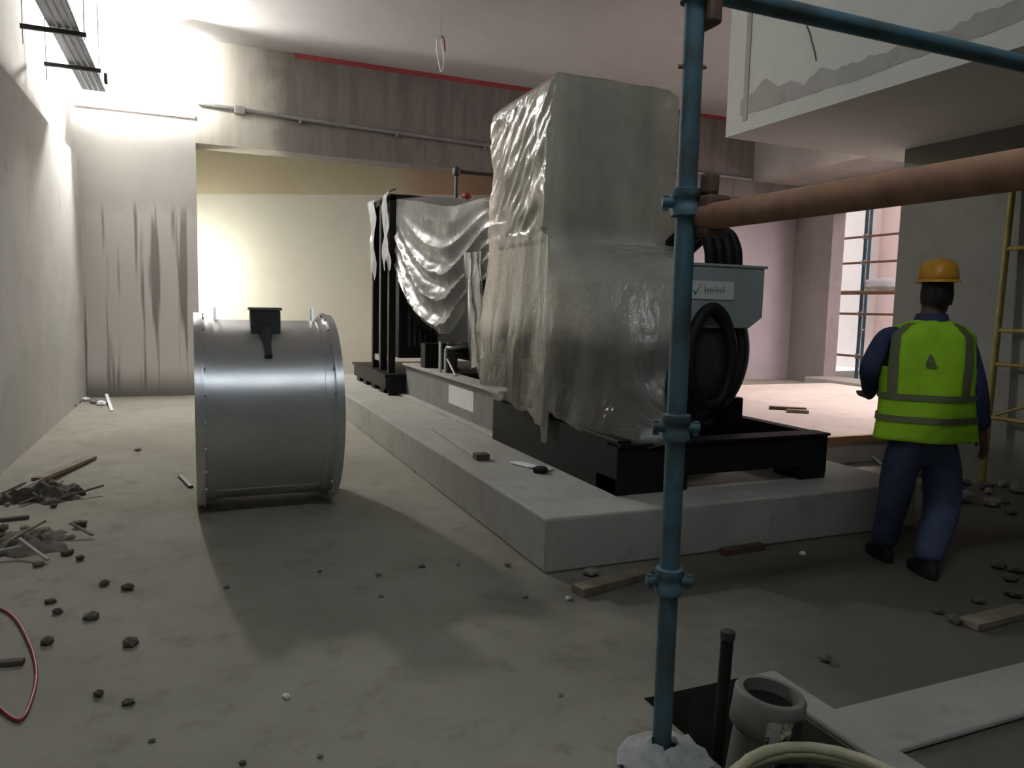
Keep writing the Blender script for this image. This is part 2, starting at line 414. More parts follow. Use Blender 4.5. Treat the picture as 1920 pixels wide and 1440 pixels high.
# outside the doorway
struct(bx('wall_outside', (18.2, 18.5, 4, 24, 0, 9), 'outpink'), 'sunlit pink building outside the doorway')
struct(bx('outside_pilaster', (17.6, 18.2, 16.0, 17.1, 0, 9), 'outwhite'), 'white pilaster on the outside building')
t = thing('outside_scaffold', (14.6, 13.2, 0), 'blue and orange tube scaffold outside the doorway', 'scaffold')
for (x, y) in ((14.5, 13.15), (15.8, 14.2), (14.5, 11.2), (14.5, 15.2)):
    tb('standard', [(x, y, 0), (x, y, 5.2)], .04, 'blue', t, 8)
for z in (.55, 1.55, 2.05, 2.75, 3.35):
    tb('ledger', [(14.46, 10.6, z), (14.46, 15.6, z)], .028 if z != 2.05 else .05, 'rust', t, 8)
for z in (1.15, 2.4):
    tb('transom', [(14.5, 13.15, z), (15.8, 14.2, z)], .028, 'steel', t, 8)
for z in (.55, 1.55, 2.75, 3.35):
    mk('coupler', lambda b: lathe(b, (14.5, 13.15, z-.06), (0, 0, 1), [(.06, 0), (.075, .03), (.075, .09), (.06, .12)], 10), 'tray', t, True)
def bag(b):
    n = 16
    rings(b, [[Vector((14.75 + .28*s*math.cos(2*math.pi*k/n), 12.85 + .55*s*math.sin(2*math.pi*k/n)+.05*noise.noise((k, s, 2)), 2.115 + h + .03*noise.noise((k*.7, h*9, 1)))) for k in range(n)] for s, h in ((.8, 0), (1, .08), (.9, .18), (.5, .26), (.05, .28))])
tag(mk('plastic_bundle', bag, 'paper', None, True), 'white plastic bundle lying on the outside scaffold tubes', 'bundle')

# ================================================================== LIGHT FITTINGS
t = thing('work_lamp', (LAMP.x, LAMP.y, CZ), 'glaring white work lamp hung before the streaked column', 'lamp')
mk('bulb', lambda b: bmesh.ops.create_icosphere(b, subdivisions=2, radius=.13, matrix=Matrix.Translation(LAMP)), 'glass', t, True)
mk('lamp_holder', lambda b: lathe(b, LAMP+Vector((0, 0, .12)), (0, 0, 1), [(.03, 0), (.055, .01), (.055, .10), (.02, .14)], 14), 'white', t, True)
def opal():
    m, nt, b = nodes('opal_acrylic'); b.inputs['Base Color'].default_value = (.8, .8, .78, 1)
    tr = nt.nodes.new('ShaderNodeBsdfTranslucent'); tr.inputs[0].default_value = (.85, .84, .80, 1)
    ms = nt.nodes.new('ShaderNodeMixShader'); ms.inputs[0].default_value = .4
    nt.links.new(b.outputs[0], ms.inputs[1]); nt.links.new(tr.outputs[0], ms.inputs[2])
    nt.links.new(ms.outputs[0], nt.nodes['Material Output'].inputs[0]); return m
mk('added_dim_plate', lambda b: grid(b, lambda u, v: LAMP + Vector((-.50+u*1.0, .26-.18*(v**2), -.16-.52*v)), 6, 8), opal(), t, True)  # added plate, dims the lamp on the lower column
mk('added_dim_side', lambda b: grid(b, lambda u, v: LAMP + Vector((.30+.26*u, .27-.22*u**2, -.55+1.0*v)), 6, 6), bpy.data.materials['opal_acrylic'], t, True)  # added side plate, dims the lamp on the beam's left end
tb('cord', [LAMP+Vector((0, 0, .24)), (LAMP.x, LAMP.y, CZ)], .008, 'white', t, 6)
t = thing('floodlight', (-.75, 14.1, 0), 'floodlight standing on the floor behind the column', 'lamp')
bx('housing', (-.93, -.60, 13.98, 14.12, 1.75, 2.02), 'black', t, .01)
bx('lens', (-.915, -.615, 13.955, 13.98, 1.77, 2.0), 'black', t)
def lens(b):
    b.faces.new([b.verts.new(p) for p in ((-.595, 13.985, 1.775), (-.595, 14.115, 1.775), (-.595, 14.115, 1.995), (-.595, 13.985, 1.995))])
mk('lit_panel', lambda b: box(b, -.60, -.585, 13.90, 14.20, 1.775, 1.995), 'glassb', t)
tb('stand', [(-.76, 14.05, 0.02), (-.76, 14.05, 1.75)], .02, 'black', t)
for a in range(3):
    q = a*2.094; tb('foot', [(-.76, 14.05, .35), (-.76+.33*math.cos(q), 14.05+.33*math.sin(q), .015)], .013, 'black', t, 8)
t = thing('batten_light', (.9, .5, CZ), 'twin fluorescent batten on the ceiling above the open floor', 'lamp')
bx('batten', (-.65, 2.45, .38, .62, CZ-.085, CZ-.003), 'white', t)
for dy in (-.06, .06):
    tb('tube', [(-.6, .5+dy, CZ-.14), (2.4, .5+dy, CZ-.14)], .02, 'tubeglow', t, 10)

# ================================================================== FAN CASING (galvanised)
DY, DX0, DX1, FR, SR = 5.86, .03, .90, .715, .655
t = thing('duct_fan_casing', ((DX0+DX1)/2, DY, 0), 'large galvanised steel fan casing lying on the floor', 'fan casing')
cz = FR
def shell(b):
    lathe(b, (DX0, DY, cz), (1, 0, 0), [(SR-.008, .0), (SR, .0), (SR, DX1-DX0), (SR-.008, DX1-DX0)], 96, False)
    lathe(b, (DX0, DY, cz), (1, 0, 0), [(SR-.008, .0), (SR-.008, DX1-DX0)], 96, False)
mk('shell', shell, 'galv', t, True)
for x, sgn in ((DX0, 1), (DX1, -1)):
    def fl_(b):
        lathe(b, (x, DY, cz), (sgn, 0, 0), [(SR, 0), (FR, 0), (FR, .012), (SR+.012, .012), (SR+.012, .075), (SR+.001, .075)], 96, False)
    f = mk('flange', fl_, 'galv', t, True)
    f2 = mk('outer_rim', lambda b: lathe(b, (x-sgn*.045, DY, cz), (sgn, 0, 0), [(SR-.01, 0), (FR-.012, 0), (FR-.012, .045), (SR-.01, .045), (SR-.01, 0)], 96, False), 'galv', f, True)
    for k in range(24):
        a = 2*math.pi*k/24
        p = Vector((x+sgn*.012, DY+(FR-.025)*math.cos(a), cz+(FR-.025)*math.sin(a)))
        mk('bolt', lambda b: lathe(b, p, (sgn, 0, 0), [(.011, 0), (.011, .01)], 6), 'steel', f)
for x in (DX0+.09, DX1-.09):
    def lug(b):
        prism(b, [(x, DY-.06, cz+SR-.01), (x, DY+.06, cz+SR-.01), (x, DY+.03, cz+FR+.03), (x, DY-.03, cz+FR+.03)], (.018, 0, 0))
    mk('lifting_lug', lug, 'galv', t)
bxo = mk('terminal_box', lambda b: box(b, .355, .555, DY-.33, DY-.17, cz+SR-.13, cz+SR+.075), 'alt', t, False, .008)
bx('box_lid', (.345, .565, DY-.34, DY-.16, cz+SR+.075, cz+SR+.095), 'railgrey', bxo, .004)
mk('cable_gland', lambda b: tube(b, [(.455, DY-(SR+.022)*math.cos(R(q_)), cz+(SR+.022)*math.sin(R(q_))) for q_ in (62, 57, 52, 47, 42, 38)], [.045, .042, .030, .024, .022, .026], 12), 'alt', bxo, True)
def pnl(b):
    n = 24
    for i in range(n): pass
    def fn(u, v):
        a = R(14 + 17*v); q = SR+.003
        return Vector((.24+.50*u, DY-q*math.cos(a), cz+q*math.sin(a)))
    grid(b, fn, 2, 10)
mk('access_panel', pnl, 'galv', t, True)
mk('lap_seam', lambda b: tube(b, [(DX0+.08, DY+(SR+.002)*math.cos(R(232)), cz+(SR+.002)*math.sin(R(232))), (DX1-.08, DY+(SR+.002)*math.cos(R(232)), cz+(SR+.002)*math.sin(R(232)))], .006, 6), 'galv', t, True)
inn = mk('motor', lambda b: lathe(b, (.3, DY, cz), (1, 0, 0), [(.05, -.06), (.18, 0), (.18, .5), (.05, .56)], 24), 'alt', t, True)
for k in range(8):
    a = 2*math.pi*k/8
    d = Vector((0, math.cos(a), math.sin(a))); e = Vector((.10, -math.sin(a)*.08, math.cos(a)*.08)); c0 = Vector((.34, DY, cz))
    mk('fan_blade', lambda b: prism(b, [c0+d*.17-e*.6, c0+d*.17+e*.6, c0+d*.60+e, c0+d*.60-e], (.012, 0, 0)), 'alt', t)

# ================================================================== GENERATOR SET
PZ = .32
G = thing('diesel_generator', (3.33, 7.9, PZ), 'large black diesel generator set on the long concrete plinth', 'generator')
# skid front section
sk = bx('base_frame', (2.45, 2.55, 4.03, 6.2, PZ, .68), 'black', G, .006)
bx('side_rail', (4.11, 4.21, 4.03, 6.2, .36, .65), 'black', sk, .006)
bx('front_channel', (2.55, 4.11, 4.03, 4.12, .42, .645), 'black', sk, .006)
bx('front_flange', (2.45, 4.21, 4.005, 4.17, .635, .655), 'black', sk, .004)
bx('front_foot', (2.45, 3.0, 4.035, 4.3, PZ, .43), 'black', sk, .006)
bx('front_foot', (3.97, 4.21, 4.035, 4.3, PZ, .43), 'black', sk, .006)
bx('cross_member', (2.55, 4.11, 6.05, 6.2, .36, .66), 'black', sk, .006)
bx('cross_member', (2.55, 4.11, 4.85, 4.97, .42, .62), 'black', sk, .006)
bx('fuel_tank', (2.56, 3.2, 4.98, 6.04, .34, .60), 'black', sk, .01)
for x0 in (2.5, 3.94):
    rl = mk('i_beam', lambda b: (box(b, x0+.05, x0+.10, 6.2, 9.6, PZ+.02, .725)), 'railgrey', G)
    bx('top_flange', (x0, x0+.22, 6.2, 9.6, .725, .75), 'railtop', rl, .004)
    bx('bottom_flange', (x0-.04, x0+.22, 6.2, 9.6, PZ, PZ+.025), 'railtop', rl, .004)
    if x0 < 3:
        p0, p1 = atx(842, 722, x0+.05), atx(888, 768, x0+.05)
        st = bx('sticker', (x0+.046, x0+.05, p1.y, p0.y, .45, .655), 'white', rl)
        bx('print', (x0+.0445, x0+.046, p1.y+.05, p0.y-.05, .57, .60), 'ink', rl) if False else None
# anti vibration pads / radiator base
rb = mk('radiator_base', lambda b: box(b, 2.28, 4.40, 9.62, 11.75, .40, .58), 'black', G, False, .01)
bx('base_lip', (2.26, 4.42, 9.58, 11.79, .565, .60), 'black', rb, .006)
bx('front_skirt', (2.32, 4.36, 9.60, 9.66, PZ, .50), 'black', rb, .006)
for y in (10.0, 10.55, 11.1, 11.6):
    bx('mount_pad', (2.32, 2.5, y-.12, y+.12, PZ, .40), 'blackmat', rb, .006)
    bx('mount_pad', (4.2, 4.36, y-.12, y+.12, PZ, .40), 'blackmat', rb, .006)
rad = mk('radiator', lambda b: (box(b, 2.50, 4.28, 9.80, 10.9, .80, 2.86)), 'black', G, False, .01)
for (x, y) in ((2.36, 9.78), (2.36, 10.25), (2.36, 10.75), (4.34, 9.78), (4.34, 10.75)):
    bx('post', (x, x+.09, y, y+.09, .60, 2.93), 'black', rad, .006)
bx('top_rail', (2.36, 4.43, 9.78, 9.87, 2.86, 2.95), 'black', rad, .006)
bx('top_rail', (2.36, 2.45, 9.87, 10.84, 2.86, 2.95), 'black', rad, .006)
bx('header_tank', (2.55, 4.23, 9.95, 10.7, 2.86, 2.98), 'black', rad, .02)
bx('side_bracket', (2.38, 2.43, 10.36, 10.72, .72, .80), 'steel', rad)
bx('support_leg', (3.12, 3.20, 9.95, 10.05, .60, .80), 'black', rad)
def core(b):
    for k in range(22): box(b, 2.62+.074*k, 2.66+.074*k, 9.775, 9.80, .95, 2.7)
mk('core_fins', core, 'alt', rad)
mk('fan_guard', lambda b: lathe(b, (3.39, 9.5, 1.75), (0, 1, 0), [(.78, 0), (.82, 0), (.82, .30), (.78, .30)], 40, False), 'black', rad, True)
vp = tb('vent_pipe', [(3.46, 10.35, 2.98), (3.46, 10.35, 3.40), (3.46, 10.35, 3.42), (4.2, 10.35, 3.42)], .028, 'alt', rad)
mk('vent_cap', lambda b: lathe(b, (3.46, 10.35, 3.36), (0, 0, 1), [(.05, 0), (.06, .02), (.06, .10), (.04, .12)], 12), 'alt', vp, True)
mk('filler_cap', lambda b: lathe(b, (3.60, 10.3, 2.98), (0, 0, 1), [(.05, 0), (.05, .08), (.07, .08), (.07, .13)], 12), 'redline', rad, True)
# engine
en = mk('engine_block', lambda b: (box(b, 2.86, 3.80, 6.55, 9.25, 1.02, 1.62), box(b, 3.02, 3.64, 6.6, 9.2, .85, 1.02)), 'black', G, False, .03)
for s in (-1, 1):
    for k in range(6):
        y = 6.62+.43*k; x = 3.33+s*.30
        bx('cylinder_head', (x-.19, x+.19, y, y+.38, 1.62, 1.92), 'blackmat', en, .02)
mk('air_filter', lambda b: lathe(b, (3.0, 8.2, 2.12), (0, 1, 0), [(.10, 0), (.19, .03), (.19, .62), (.10, .66)], 20), 'black', en, True)
mk('air_filter', lambda b: lathe(b, (3.66, 8.2, 2.12), (0, 1, 0), [(.10, 0), (.19, .03), (.19, .62), (.10, .66)], 20), 'black', en, True)
mk('exhaust_manifold', lambda b: tube(b, spline([(3.33, 6.7, 2.0), (3.33, 7.4, 2.1), (3.33, 7.9, 2.3)], 6), .11, 14), 'rubl2', en, True)
for y in (6.85, 7.15):
    mk('oil_filter', lambda b: lathe(b, (2.78, y, 1.02), (0, 0, 1), [(.06, 0), (.075, .02), (.075, .26), (.05, .29)], 14), 'alt', en, True)
mk('engine_mount', lambda b: (box(b, 2.56, 2.90, 8.75, 8.95, .75, 1.05)), 'black', en, False, .01)
mk('engine_mount', lambda b: (box(b, 2.56, 2.90, 6.65, 6.85, .75, 1.05)), 'black', en, False, .01)
# strap clamp and hand wheel standing on the rail
vx = thing('x', (0, 0, 0), 'x', 'x') if False else None
vy = 8.15
hv = mk('drain_valve', lambda b: (box(b, 2.555, 2.575, vy-.04, vy+.04, .75, 1.10), box(b, 2.62, 2.64, vy-.04, vy+.04, .75, 1.02)), 'steel', G)
mk('hand_wheel', lambda b: (tube(b, [(2.78+.13*math.cos(a*.2618), vy+.13*math.sin(a*.2618), 1.06+.03*math.cos(a*.2618)) for a in range(25)], .022, 8), tube(b, [(2.65, vy, 1.08), (2.91, vy, 1.04)], .015, 6)), 'steel', hv, True)
mk('valve_body', lambda b: lathe(b, (2.72, vy, .76), (0, 0, 1), [(.09, 0), (.09, .02), (.05, .05), (.05, .2), (.075, .22), (.075, .26)], 14), 'alt', hv, True)
mk('brace', lambda b: tube(b, [(2.60, vy-.45, .755), (2.62, vy-.05, .93)], .012, 6), 'steel', hv, True)
# alternator
AX, AZ, AR = 3.33, 1.205, .56
al = mk('alternator', lambda b: lathe(b, (AX, 4.50, AZ), (0, 1, 0), [(.30, -.03), (.34, 0), (AR-.05, 0), (AR, .04), (AR, .45), (AR-.03, .48), (AR-.03, 1.1), (AR, 1.13), (AR, 1.6), (.3, 1.95)], 56), 'alt', G, True)
mk('end_grille', lambda b: [tube(b, [(AX+rr*math.cos(a*.1745), 4.485, AZ+rr*math.sin(a*.1745)) for a in range(37)], .008, 6) for rr in (.36, .42, .48)], 'blackmat', al, True)
bx('mounting_foot', (2.75, 2.95, 4.6, 5.9, .64, .85), 'black', al, .01); bx('mounting_foot', (3.71, 3.91, 4.6, 5.9, .64, .85), 'black', al, .01)
bx('exciter_box', (2.58, 3.12, 4.60, 4.96, .66, 1.30), 'black', al, .01)
tbx = mk('terminal_box', lambda b: prism(b, [(3.14, 4.42, 1.83), (3.89, 4.42, 1.83), (3.89, 4.42, 1.47), (3.77, 4.42, 1.39), (3.14, 4.42, 1.39)], (0, .85, 0)), 'greybox', G, False, .008)
bx('box_lid', (3.13, 3.91, 4.41, 5.28, 1.83, 1.85), 'greybox', tbx, .004)
p0, p1 = aty(1293, 535, 4.42), aty(1374, 560, 4.42)
npn = bx('name_plate', (p0.x, p1.x+.0, 4.412, 4.42, 1.595, 1.725), 'white', tbx)
xx = p0.x
def swoosh(b):
    prism(b, [(xx+.02, 4.412, 1.66), (xx+.045, 4.412, 1.62), (xx+.10, 4.412, 1.71), (xx+.05, 4.412, 1.645)], (0, -.003, 0))
mk('green_swoosh', swoosh, 'green', npn)
def letters(b):
    x = xx+.125
    for wd, h in ((.022, .05), (.026, .036), (.02, .036), (.028, .036), (.02, .05), (.024, .036), (.026, .036), (.02, .05)):
        if x+wd > p1.x-.02: break
        box(b, x, x+.006, 4.409, 4.412, 1.638, 1.638+h); box(b, x+.006, x+wd-.006, 4.409, 4.412, 1.638+.018, 1.638+.026)
        x += wd
mk('faded_lettering', letters, 'ink', npn)
for i in range(4):
    x = 3.80-.085*i
    tb('cable', spline([(x, 4.62, 1.84), (x-.01, 4.63, 1.98), (x-.03, 4.70, 2.10), (x-.06, 4.86, 2.13), (x-.09, 5.10, 2.00)], 6), .040, 'blackmat', tbx, 10)
def loop(b):
    c = Vector((3.37, 4.36, 1.17))
    pts = spline([c+Vector((.02, 0, .36)), c+Vector((.13, -.01, .26)), c+Vector((.19, -.02, 0)), c+Vector((.13, -.02, -.27)), c+Vector((0, -.02, -.33)), c+Vector((-.13, -.02, -.22)), c+Vector((-.17, -.01, .05)), c+Vector((-.10, 0, .27))], 6, True)
    tube(b, pts, .045, 10, False)
mk('cable_loop', loop, 'blackmat', al, True)
mk('cable_loop', lambda b: tube(b, spline([(3.44, 4.40, 1.50), (3.53, 4.36, 1.36), (3.56, 4.36, 1.05), (3.50, 4.38, .80), (3.42, 4.42, .68)], 6), .035, 10), 'blackmat', al, True)
# control cabinet on top of the alternator
cb = mk('control_cabinet', lambda b: box(b, 2.52, 3.46, 5.16, 6.18, 2.06, 3.16), 'cab', G, False, .04)
bx('cabinet_door', (2.56, 3.42, 5.14, 5.16, 2.12, 3.10), 'cab', cb, .008)
bx('door_handle', (3.26, 3.30, 5.115, 5.14, 2.55, 2.70), 'blackmat', cb, .005)
bx('cabinet_stand', (2.56, 2.62, 5.20, 6.14, 1.30, 2.06), 'cab', cb)
bx('stand_leg', (2.56, 2.64, 6.02, 6.14, .68, 1.30), 'alt', cb)
bx('stand_leg', (2.56, 2.64, 5.20, 5.30, .68, 1.30), 'alt', cb)
bx('stand_panel', (2.64, 3.88, 5.36, 6.14, 1.76, 2.02), 'alt', cb, .02)
bx('base_tray', (2.48, 3.50, 5.10, 6.2, 2.02, 2.06), 'cab', cb, .005)
# ------------------------------------------------------------------ polythene covers (things of their own)
def ridg(p, s, o=0):
    a = noise.noise(Vector(p)*s + Vector((o, o*1.7, -o))); return 1-2*abs(a)
SECT = [  # z, list of corner points LB, LF, F1, FR, RB
    (3.235, (2.50, 6.24), (2.50, 5.14), (2.80, 5.13), (3.46, 5.13), (3.46, 6.22)),
    (3.17,  (2.44, 6.29), (2.44, 5.09), (2.80, 5.08), (3.515, 5.08), (3.515, 6.27)),
    (2.60,  (2.45, 6.28), (2.44, 5.09), (2.80, 5.08), (3.515, 5.08), (3.515, 6.26)),
    (2.02,  (2.44, 6.30), (2.42, 5.08), (2.78, 5.05), (3.515, 5.04), (3.52, 6.26)),
    (1.88,  (2.43, 6.33), (2.42, 5.07), (2.74, 4.82), (3.24, 4.50), (3.34, 4.80)),
    (1.70,  (2.42, 6.37), (2.42, 5.06), (2.66, 4.60), (3.10, 4.37), (3.15, 4.385)),
    (1.30,  (2.38, 6.50), (2.42, 5.04), (2.62, 4.46), (2.98, 4.26), (3.04, 4.32)),
    (.98,   (2.37, 6.44), (2.42, 5.02), (2.60, 4.42), (2.88, 4.18), (2.94, 4.27)),
    (.66,   (2.38, 6.10), (2.41, 5.00), (2.52, 4.22), (2.78, 3.985), (2.86, 3.99))]
SEGF = (0, .40, .55, .86, 1.0)
def section(z):
    z = min(max(z, SECT[-1][0]), SECT[0][0])
    for i in range(len(SECT)-1):
        a, b = SECT[i], SECT[i+1]
        if b[0] <= z <= a[0]:
            t_ = (a[0]-z)/(a[0]-b[0]); lin = [Vector(p).lerp(Vector(q), t_) for p, q in zip(a[1:], b[1:])]
            if i < 3: return lin
            p0, p3 = SECT[i-1], SECT[min(i+2, len(SECT)-1)]
            out = []
            for k in range(1, 6):
                A, B, C_, D = (Vector(x[k]) for x in (p0, a, b, p3))
                out.append(.5*((2*B)+(C_-A)*t_+(2*A-5*B+4*C_-D)*t_*t_+(3*B-A-3*C_+D)*t_**3))
            return [l.lerp(o, .7) for l, o in zip(lin, out)]
def hem(u):
    if u < .34: return .76 - .10*(u/.34) + .02*math.sin(u*50)
    if u < .385: return .62
    if u < .412: return .50 - .0*u          # the pulled down tip at the corner
    if u < .43: return .74
    return .70 - .07*min(1, (u-.43)/.2) + .015*math.sin(u*31)
def wrap(u, v):
    z = 3.235 + (hem(u)-3.235)*v
    pts = section(max(z, .66))
    for k in range(4):
        if u <= SEGF[k+1] or k == 3:
            t_ = (u-SEGF[k])/(SEGF[k+1]-SEGF[k]); p = pts[k].lerp(pts[k+1], min(1, t_)); d = pts[k+1]-pts[k]
            if k in (1, 2):
                q_ = (u-.40)/.46; cc = pts[2]*1.7 - (pts[1]+pts[3])*.35
                p = pts[1]*(1-q_)**2 + cc*2*q_*(1-q_) + pts[3]*q_*q_; d = (cc-pts[1])*(1-q_) + (pts[3]-cc)*q_
            break
    nrm = Vector((d.y, -d.x)); nrm = nrm.normalized() if nrm.length else Vector((-1, 0))
    if nrm.x > 0 and u < .45: nrm = -nrm
    q = Vector((p.x, p.y, z))
    left = u < .40
    amp = .045 if left else .018
    if z < 2.0: amp = .035 if left else .022
    diag = Vector(((z+q.y)*2.3, (z-q.y)*.65, q.x)) if left and z > 2.1 else Vector((q.x*1.9, q.y*1.5+z*.25, z*.5))
    n_ = ridg(diag, 1.25, 3)*.6 + ridg(diag, 2.9, 9)*(.4 if z > 2 else .2) + (.3 if z > 2 else .1)*noise.noise(diag*5)
    env = min(1, v/.06)
    edge = 1.0
    q.x += nrm.x*amp*n_*env; q.y += nrm.y*amp*n_*env
    return q
def cover(b):
    NU, NV = 150, 150
    grid(b, wrap, NU, NV)
    grid(b, lambda u, v: (lambda p: Vector((p.x, p.y, 3.235+.012*noise.noise(p*7))))(wrap(0, 0).lerp(wrap(.40, 0), v).lerp(wrap(1, 0).lerp(wrap(.86, 0), v), u)), 20, 20)
tag(mk('plastic_sheet', cover, 'film', None, True), 'crumpled milky plastic sheet wrapped over the tall control cabinet', 'plastic sheet')
# sheet between cabinet and radiator, hanging over the engine side
ZB = ((0, 1.98), (.08, 1.80), (.16, 1.60), (.34, 1.36), (.55, 1.20), (.62, 1.21), (.76, 1.52), (.85, 1.76), (1, 1.86))
def drape(u, v):
    for (a_, z_), (c_, y_) in zip(ZB, ZB[1:]):
        if a_ <= u <= c_: zb = z_ + (y_-z_)*(u-a_)/(c_-a_); break
    zt = 2.935 + (2.50-2.935)*u + .05*math.sin(u*math.pi*3)*u
    z = zt + (zb-zt)*v
    lw = math.sin(min(1, u/.9)*math.pi)
    sw = v*10.5 - 2.0*lw
    fold = (1-2*abs(math.sin(sw*math.pi*.5)))*.045*max(0, min(1, v*2.2-.3))*(.35+.65*lw) + .03*noise.noise((u*6, v*4, 1)) + .02*ridg((u*9+v*3, v*5, 0), 1.0, 2)*v
    x = 2.43 + .22*u - .10*lw*v - fold
    y = 9.70 - 3.32*u
    if v < .06: x += .35*(1-v/.06)
    return Vector((x, y, z))
tag(mk('plastic_sheet', lambda b: grid(b, drape, 110, 80), 'film2', None, True), 'thin grey plastic sheet draped in swags over the radiator', 'plastic sheet')
def strip(yc, L, k):
    def f(u, v):
        z = 3.03 - (L+.08*math.sin(u*9+k))*v
        pinch = .55+.45*abs(math.cos(v*4.2+k))
        x = 2.335 - .02*math.sin(v*11+u*5+k) - .012*noise.noise((u*6, v*9, k))
        if v < .08: x += .14*(1-v/.08)**2
        return Vector((x, yc + (u-.5)*.36*pinch + .07*math.sin(v*4+k), z))
    return f
tag(mk('plastic_strip', lambda b: grid(b, strip(9.86, 1.0, 0.), 14, 44), 'scrapfilm', None, True), 'torn white plastic strip on the radiator corner post beside the draped sheet', 'plastic strip')
tag(mk('plastic_strip', lambda b: grid(b, strip(10.72, 1.12, 2.), 14, 44), 'scrapfilm', None, True), 'torn white plastic strip on the radiator post toward the cream wall', 'plastic strip')
def strip2(u, v):
    z = 2.0 - (.92 + .2*u)*v
    x = 2.42+.06*v - .06*u; y = 6.36 + .26*u + .03*math.sin(u*14+v*3)
    return Vector((x + .02*noise.noise((u*7, v*4, 2)) - .05, y, z))
tag(mk('plastic_strip', lambda b: grid(b, strip2, 16, 30), 'film2', None, True), 'narrow plastic strip hanging behind the wrapped cabinet', 'plastic strip')

# ================================================================== SCAFFOLD (near)
SX, SY = 1.42, 1.985
t = thing('tube_scaffold', (SX, SY, 0), 'chipped blue scaffold standard with blue and rusty ledgers', 'scaffold')
tb('standard', [(SX, SY, 0), (SX, SY, 2.9)], .0315, 'blue', t, 20)
mk('base_plate', lambda b: box(b, SX-.075, SX+.075, SY-.075, SY+.075, 0, .01), 'blue', t)
tb('ledger', [(SX-.02, SY-.005, 2.475), (7.0-.4, SY, 2.475)], .030, 'blue', t, 16)
tb('ledger', [(SX+.045, SY+.05, 1.795), (SX+.045, -1.2, 1.77)], .040, 'rust', t, 18)
tb('ledger', [(SX-.05, SY-.062, 2.73), (6.6, SY-.062, 2.73)], .030, 'rust', t, 14)
def coup(z, m='blue', big=True):
    c = mk('coupler', lambda b: lathe(b, (SX, SY, z-.045), (0, 0, 1), [(.034, 0), (.046, .004), (.046, .028), (.040, .034), (.040, .056), (.046, .062), (.046, .086), (.034, .09)], 20), m, t, True)
    return c
for z in (.62, 1.13, 1.84, 2.48):
    c = coup(z, 'blue')
    d0 = rt*1.0; d0.z = 0; d0.normalize()
    for s in (-1, 1):
        q = Vector((SX, SY, z)) + d0*s*.045
        mk('bolt_lug', lambda b: (tube(b, [q-d0*s*.008, q+d0*s*.030], .017, 8), tube(b, [q+d0*s*.02+Vector((0, 0, -.026)), q+d0*s*.02+Vector((0, 0, .020))], .010, 6)), 'blue', c, True)
mk('wedge_clamp', lambda b: (box(b, SX+.02, SX+.105, SY-.09, SY-.01, 1.735, 1.86), box(b, SX+.03, SX+.075, SY-.07, SY-.02, 1.86, 1.93)), 'rustd', t, False, .012)
mk('wedge_clamp', lambda b: (box(b, SX+.02, SX+.07, SY-.05, SY+.04, 2.37, 2.53)), 'rustd', t, False, .012)
def pin(z):
    d0 = Vector((rt.x, rt.y, 0)).normalized(); q = Vector((SX, SY, z))
    tube(bmp, [q-d0*.043, q+d0*.043], .007, 6)
bmp = bmesh.new(); pin(2.25); mk('lock_pin', bmp, 'rust', t, True)
# crumpled scrap at the pole foot
def scrap(b):
    n, m_ = 26, 5
    rings(b, [[Vector((SX+(.045+.030*j+.018*noise.noise((k*.9, j*1.3, 3)))*math.cos(2*math.pi*k/n), SY-.02+(.045+.026*j+.018*noise.noise((k*.9, j, 8)))*math.sin(2*math.pi*k/n), max(.006, .075-.016*j+.03*noise.noise((k*.8, j*1.1, 1))))) for k in range(n)] for j in range(m_)], True, False)
tag(mk('cloth_scrap', scrap, 'scrapcloth', None, True), 'crumpled white scrap around the foot of the blue pole', 'scrap')

# ================================================================== PIT PIPES, HOSE
bpt = aty(1365, 1178, 2.02)
t = thing('steel_pipe', (bpt.x-.05, 2.0, -.68), 'thin black steel pipe standing in the floor pit', 'pipe')
tb('pipe', [(bpt.x-.06, 1.99, -.69), (bpt.x, bpt.y, bpt.z-.02)], .022, 'blackmat', t, 14)
mk('pipe_cap', lambda b: lathe(b, (bpt.x, bpt.y, bpt.z-.04), (0.03, 0.01, 1), [(.024, 0), (.026, .006), (.026, .03), (.015, .036)], 14), 'alt', t, True)
fc = atz(1445, 1299, .16)
t = thing('flanged_pipe', (fc.x, fc.y, -.69), 'wide grey flanged pipe rising open from the floor pit', 'pipe')
tilt = Vector((.10, -.06, 1)).normalized()
b0 = fc - tilt*(.84)
mk('pipe_wall', lambda b: lathe(b, b0, tilt, [(.105, 0), (.105, .75), (.092, .75), (.092, .0)], 36, False), 'pvc', t, True)
mk('collar', lambda b: lathe(b, b0, tilt, [(.105, .70), (.124, .72), (.124, .835), (.116, .845), (.096, .845), (.092, .80), (.092, .70)], 36, False), 'pvc', t, True)
mk('pipe_plug', lambda b: lathe(b, b0, tilt, [(.0905, .79), (.0905, .80)], 30), 'blackmat', t)
pp = atz(1490, 1385, 0)
def scr2(b):
    fo = (atz(1445, 1430, .02)-fc); fo.z = 0; fo.normalize(); sd = Vector((-fo.y, fo.x, 0))
    grid(b, lambda u, v: b0 + tilt*(.80-.24*v) + (fo*math.cos((u-.5)*1.0+.45) + sd*math.sin((u-.5)*1.0+.45))*(.133+.012*noise.noise((u*4, v*4, 7))), 10, 10)
tag(mk('plastic_scrap', scr2, 'scrapfilm', None, True), 'clear plastic scrap taped to the flanged pipe', 'plastic scrap')
def coil(b):
    pts = []
    for i in range(97):
        a = 2*math.pi*i/24; lay = i/24
        rr = .345 - .012*lay + .008*math.sin(a*1.5+lay); pts.append((1.68+rr*math.cos(a), 1.47+rr*math.sin(a), .022+.019*lay+.004*math.sin(a*2)))
    tube(b, pts, .019, 10)
